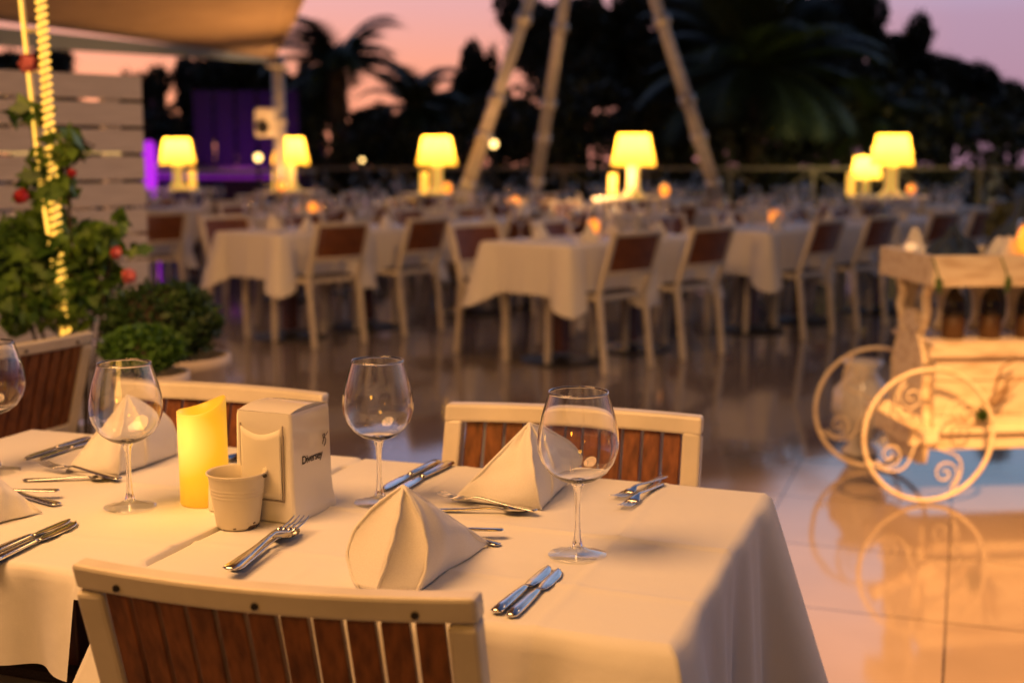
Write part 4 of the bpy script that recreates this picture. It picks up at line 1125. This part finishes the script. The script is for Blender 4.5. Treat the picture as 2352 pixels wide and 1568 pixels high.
pal0 = None
def palm(u, v, d, r, lab, nf=22, seed=1, droop=1.0):
    c = ad(u, v, d); rr = r/2950*d
    t = thing('palm_tree', lab, 'palm', (c.x, c.y, 0), 0, 'dark palms beyond the railing')
    m = MB(); m.tube([(0,0,0),(.05,0,c.z*.5),(0,0,c.z)], [.2,.15,.17], 10); m.build('trunk', M_bark, t)
    r_ = random.Random(seed)
    m = MB()
    for k in range(nf):
        a = k*2.4+r_.uniform(-.2,.2); el = r_.uniform(-.3,1.25); prev = None
        dirh = Vector((math.cos(a), math.sin(a), 0)); pts = []
        for i in range(11):
            f_ = i/10
            ang_ = el-f_*f_*1.5*droop
            if prev is None: p = Vector((0,0,c.z))
            else: p = prev+(dirh*math.cos(ang_)+Vector((0,0,math.sin(ang_))))*rr*.115
            pts.append(p); prev = p
        m.tube(pts, [.02*(1-i/12) for i in range(11)], 4)
        sd = Vector((-dirh.y, dirh.x, 0))
        for i in range(1, 11):
            for h_ in (0, .5):
                q = pts[i-1].lerp(pts[i], h_); tdir = (pts[i]-pts[i-1]).normalized()
                ln = rr*.42*math.sin(min(1,(i+h_)/10*.9+.12)*math.pi)**.6
                for sg in (-1, 1):
                    e = q+(sd*sg*.75+tdir*.7+Vector((0,0,-.25))).normalized()*ln
                    wv_ = tdir*rr*.034
                    m.add([q-wv_, q+wv_, e], [(0,1,2)])
    m.build('fronds', M_leaf_palm, t)
palm(770, 150, 22, 190, 'dark palm with drooping fronds against pink sky by the canopy', 26, 1, 1.1)
palm(950, 240, 23, 140, 'lower dark palm left of the tripod', 22, 2, 1.2)
palm(1730, 150, 21.5, 300, 'large dark palm right of the tripod', 34, 3, .9)
palm(2000, 290, 22, 170, 'low palm behind the fifth lamp', 20, 4, .9)

# ------------------------------------------------------------------ purple lit bar, parasols, pavilion, far lights
br = thing('bar_counter', 'purple lit outdoor bar counter behind the left lamps', 'bar', (cxy(520,19), 19, 0), R(-4))
m = MB(); m.box((0,0,.52),(2.5,.5,1.04)); m.build('counter', M_purple_wall, br, bevel=.01)
m = MB(); m.box((0,0,1.06),(2.6,.62,.04)); m.build('counter_top', M_ceramic, br)
m = MB(); m.box((0,-.262,.98),(2.3,.02,.06)); m.build('led_band', M_purpleled, br)
bd = thing('backdrop_panel', 'dark purple lit panel wall above the bar', 'backdrop', (cxy(570,20.6), 20.6, 0), 0)
m = MB(); 
for k in range(5): m.box((-.65+k*.34, 0, 1.15), (.30,.06,2.3))
m.build('panels', M_purple_wall, bd, bevel=.01)
q = ad(343, 355, 18.5)
lc = MB(); lc.box((0,0,.72),(.16,.16,1.44)); 
lc = MB(); lc.lathe([(.001,0),(.13,0),(.13,.03),(.085,.05),(.085,1.4),(.07,1.47),(.001,1.5)], 20)
tag(lc.build('light_column', M_magenta, smooth=True, loc=(q.x, q.y, 0)), 'bright magenta light column right of the slatted screen', 'lamp')
li = bpy.data.lights.new('purple_floodlight', 'SPOT'); li.energy = 22; li.color = (.65,.05,1); li.spot_size = R(95); li.shadow_soft_size = .1
lo = bpy.data.objects.new('purple_floodlight', li); lo.location = (cxy(540,19.4), 19.4, 1.12); lo.rotation_euler = (R(125),0,0); col.objects.link(lo)
def globe(u, v, d, r, lab):
    q = ad(u, v, d); t = thing('garden_lamp', lab, 'lamp', (q.x, q.y, 0), 0, 'small round garden lamps far behind')
    m = MB(); m.ball((0,0,q.z), r, 14, 10); m.build('globe', M_globe, t, smooth=True)
    m = MB(); m.tube([(0,0,0),(0,0,q.z-r)], .025, 8); m.build('lamp_post', M_black, t)
globe(593, 362, 17.6, .05, 'round garden lamp left of the canopy post')
globe(1134, 331, 18.5, .055, 'round garden lamp between the left and middle tripod legs')
globe(832, 368, 18.0, .028, 'dim garden lamp between second and third big lamps')
globe(2012, 345, 19.0, .05, 'round garden lamp directly behind the fifth big lamp')
def parasol(u, vt, d, lab, w=.16):
    q = ad(u, vt, d); t = thing('closed_parasol', lab, 'parasol', (q.x, q.y, 0), 0, 'closed pale parasols beyond the railing')
    m = MB(); m.lathe([(.001,q.z),(.03,q.z-.05),(w*.6,q.z-.5),(w,q.z-1.15),(w*.9,q.z-1.25),(.02,q.z-1.2)], 16, wob=lambda a, z: .15*math.cos(6*a)); m.build('folded_canopy', M_parasol, t, smooth=True)
    m = MB(); m.tube([(0,0,0),(0,0,q.z)], .022, 8); m.build('pole', M_alu, t)
parasol(2290, 338, 21.2, 'closed pale blue parasol near the right edge')
parasol(2150, 330, 24, 'slim closed parasol left of the bigger one', .10)
parasol(2243, 325, 25, 'thin closed parasol in the middle of the three', .09)
pv = thing('pavilion', 'low dark thatched pavilion beyond the railing at the right', 'pavilion', (cxy(2270,27), 27, 0))
m = MB(); zb, zt = 1.75, 2.15
m.add([(-1.7,-1.2,zb),(1.9,-1.2,zb),(1.9,1.2,zb),(-1.7,1.2,zb),(-1.1,-.1,zt),(1.3,-.1,zt),(1.3,.1,zt),(-1.1,.1,zt)], [(0,1,5,4),(1,2,6,5),(2,3,7,6),(3,0,4,7),(4,5,6,7),(3,2,1,0)]); m.build('roof', M_roof, pv)
for sx in (-1.5, 0, 1.7):
    for sy in (-1, 1):
        m = MB(); m.tube([(sx,sy,0),(sx,sy,zb)], .06, 8); m.build('post', M_darkwood, pv)

# ------------------------------------------------------------------ lights
def lamp(name, typ, loc, energy, color, size=.3, target=None, spot=None):
    li = bpy.data.lights.new(name, typ); li.energy = energy; li.color = color
    if typ == 'AREA': li.shape = 'DISK'; li.size = size
    else: li.shadow_soft_size = size
    if spot: li.spot_size = R(spot); li.spot_blend = .6
    o = bpy.data.objects.new(name, li); o.location = loc; col.objects.link(o)
    if target: o.rotation_euler = (Vector(target)-Vector(loc)).to_track_quat('-Z', 'Y').to_euler()
    return o
warm = (1, .48, .165); yel = (1, .42, .03)
lamp('canopy_lamp', 'AREA', (-1.2, 1.2, 2.85), 78, warm, 1.5, (-.1,1.7,.75))
lamp('terrace_lamp', 'SPOT', (1.5, 2.6, 2.9), 1450, (1,.42,.11), .12, (1.75,3.4,0), 62)
lamp('terrace_lamp', 'AREA', (-.3, -.6, 2.5), 11, yel, .5, (.2,1.5,.75))
lamp('low_fill_light', 'AREA', (-1.3, -1.8, 1.55), 10, yel, .3, (-.4,1.6,.6))  # unseen low fill behind the camera, added to light seats and cloth fronts
lamp('canopy_lamp', 'AREA', (-2.6, 6.2, 2.5), 25, warm, .3, (-1.6,9,.3))
lamp('terrace_lamp', 'AREA', (.6, 6.2, 3.0), 20, warm, .3, (.6,9.0,.5))
lamp('canopy_uplight', 'SPOT', (-2.0, 12.0, 1.2), 95, (1,.44,.12), .1, (-2.6,11.3,3.0), 120)
lamp('canopy_uplight', 'SPOT', (-3.4, 7.6, 1.4), 18, (1,.45,.2), .1, (-3.6,8.5,3.0), 130)
lamp('mast_uplight', 'SPOT', (.7, 11.4, 1.0), 150, warm, .1, (.9,14,2.6), 110)
lamp('screen_lamp', 'POINT', (-2.4, 6.3, 1.2), 30, warm, .1)
lamp('post_fill_spot', 'SPOT', (-2.2, 12.9, .9), 130, warm, .1, (-2.5,14,1.8), 80)  # unseen spot added to brighten the canopy post
lamp('garden_spot', 'POINT', (5.4, 19.0, 1.6), 50, (1,.75,.25), .1)
lamp('candle_glow', 'POINT', (cp.x-.05, cp.y-.075, .87), .22, (1,.5,.08), .03)
lamp('cart_lamp', 'AREA', (1.3, 2.7, 2.6), 26, (1,.54,.22), .25, (2.0,4.7,.4))
sun = bpy.data.lights.new('sun', 'SUN'); sun.energy = .05; sun.angle = R(10); sun.color = (1,.6,.5)
so = bpy.data.objects.new('sun', sun); so.rotation_euler = (R(86), 0, R(150)); col.objects.link(so)

w = bpy.data.worlds.new('World'); sc.world = w; w.use_nodes = True
nt = w.node_tree; nt.nodes.clear()
def WN(t, **kw):
    n = nt.nodes.new(t)
    for k, v in kw.items(): setattr(n, k, v)
    return n
out = WN('ShaderNodeOutputWorld'); bg = WN('ShaderNodeBackground'); tc = WN('ShaderNodeTexCoord'); sx = WN('ShaderNodeSeparateXYZ')
nt.links.new(tc.outputs['Generated'], sx.inputs[0])
cr = WN('ShaderNodeValToRGB'); e = cr.color_ramp.elements
stops = [(.0,(.88,.31,.21)),(.07,(.86,.33,.26)),(.13,(.72,.38,.44)),(.20,(.52,.48,.80)),(.30,(.42,.52,.78)),(.46,(.13,.17,.30)),(1,(.015,.025,.08))]
e[0].position = 0; e[0].color = (*stops[0][1],1); e[1].position = 1; e[1].color = (*stops[-1][1],1)
for p, c in stops[1:-1]:
    k = e.new(p); k.color = (*c,1)
nt.links.new(sx.outputs['Z'], cr.inputs[0])
cr2 = WN('ShaderNodeValToRGB'); e = cr2.color_ramp.elements
stops = [(.0,(.42,.22,.32)),(.10,(.46,.28,.42)),(.17,(.50,.52,.80)),(.23,(.45,.68,.95)),(.31,(.38,.55,.80)),(.46,(.13,.18,.32)),(1,(.015,.025,.08))]
e[0].position = 0; e[0].color = (*stops[0][1],1); e[1].position = 1; e[1].color = (*stops[-1][1],1)
for p, c in stops[1:-1]:
    k = e.new(p); k.color = (*c,1)
nt.links.new(sx.outputs['Z'], cr2.inputs[0])
mr = WN('ShaderNodeMapRange'); mr.inputs['From Min'].default_value = .0; mr.inputs['From Max'].default_value = .32; nt.links.new(sx.outputs['X'], mr.inputs['Value'])
mx = WN('ShaderNodeMix', data_type='RGBA'); nt.links.new(mr.outputs[0], mx.inputs[0]); nt.links.new(cr.outputs[0], mx.inputs[6]); nt.links.new(cr2.outputs[0], mx.inputs[7])
nt.links.new(mx.outputs[2], bg.inputs['Color']); 
my = WN('ShaderNodeMapRange'); my.inputs['From Min'].default_value = -.35; my.inputs['From Max'].default_value = .45; my.inputs['To Min'].default_value = .10; my.inputs['To Max'].default_value = .98
nt.links.new(sx.outputs['Y'], my.inputs['Value']); nt.links.new(my.outputs[0], bg.inputs['Strength'])
sky = WN('ShaderNodeTexSky', sky_type='NISHITA'); sky.sun_disc = False; sky.sun_elevation = R(1); sky.sun_rotation = R(-20)
bg2 = WN('ShaderNodeBackground'); bg2.inputs['Strength'].default_value = .02; nt.links.new(sky.outputs[0], bg2.inputs[0])
ads = WN('ShaderNodeAddShader'); nt.links.new(bg.outputs[0], ads.inputs[0]); nt.links.new(bg2.outputs[0], ads.inputs[1]); nt.links.new(ads.outputs[0], out.inputs[0])

# ------------------------------------------------------------------ camera
cam = bpy.data.cameras.new('Camera'); cam.sensor_width = 36; cam.lens = 36*FPX/2352; cam.clip_start = .05; cam.clip_end = 1000
co = bpy.data.objects.new('Camera', cam); co.location = (0,0,CAMH); co.rotation_euler = (R(90)-PITCH, 0, 0); col.objects.link(co)
cam.dof.use_dof = True; cam.dof.focus_distance = 1.72; cam.dof.aperture_fstop = 3.1; cam.dof.aperture_blades = 9
sc.camera = co
sc.view_settings.view_transform = 'Standard'; sc.view_settings.look = 'None'; sc.view_settings.exposure = 0; sc.view_settings.gamma = 1
sc.cycles.use_denoising = True
sc.cycles.max_bounces = 10; sc.cycles.transparent_max_bounces = 24; sc.cycles.transmission_bounces = 8
sc.cycles.sample_clamp_indirect = 5; sc.cycles.caustics_reflective = False; sc.cycles.caustics_refractive = True
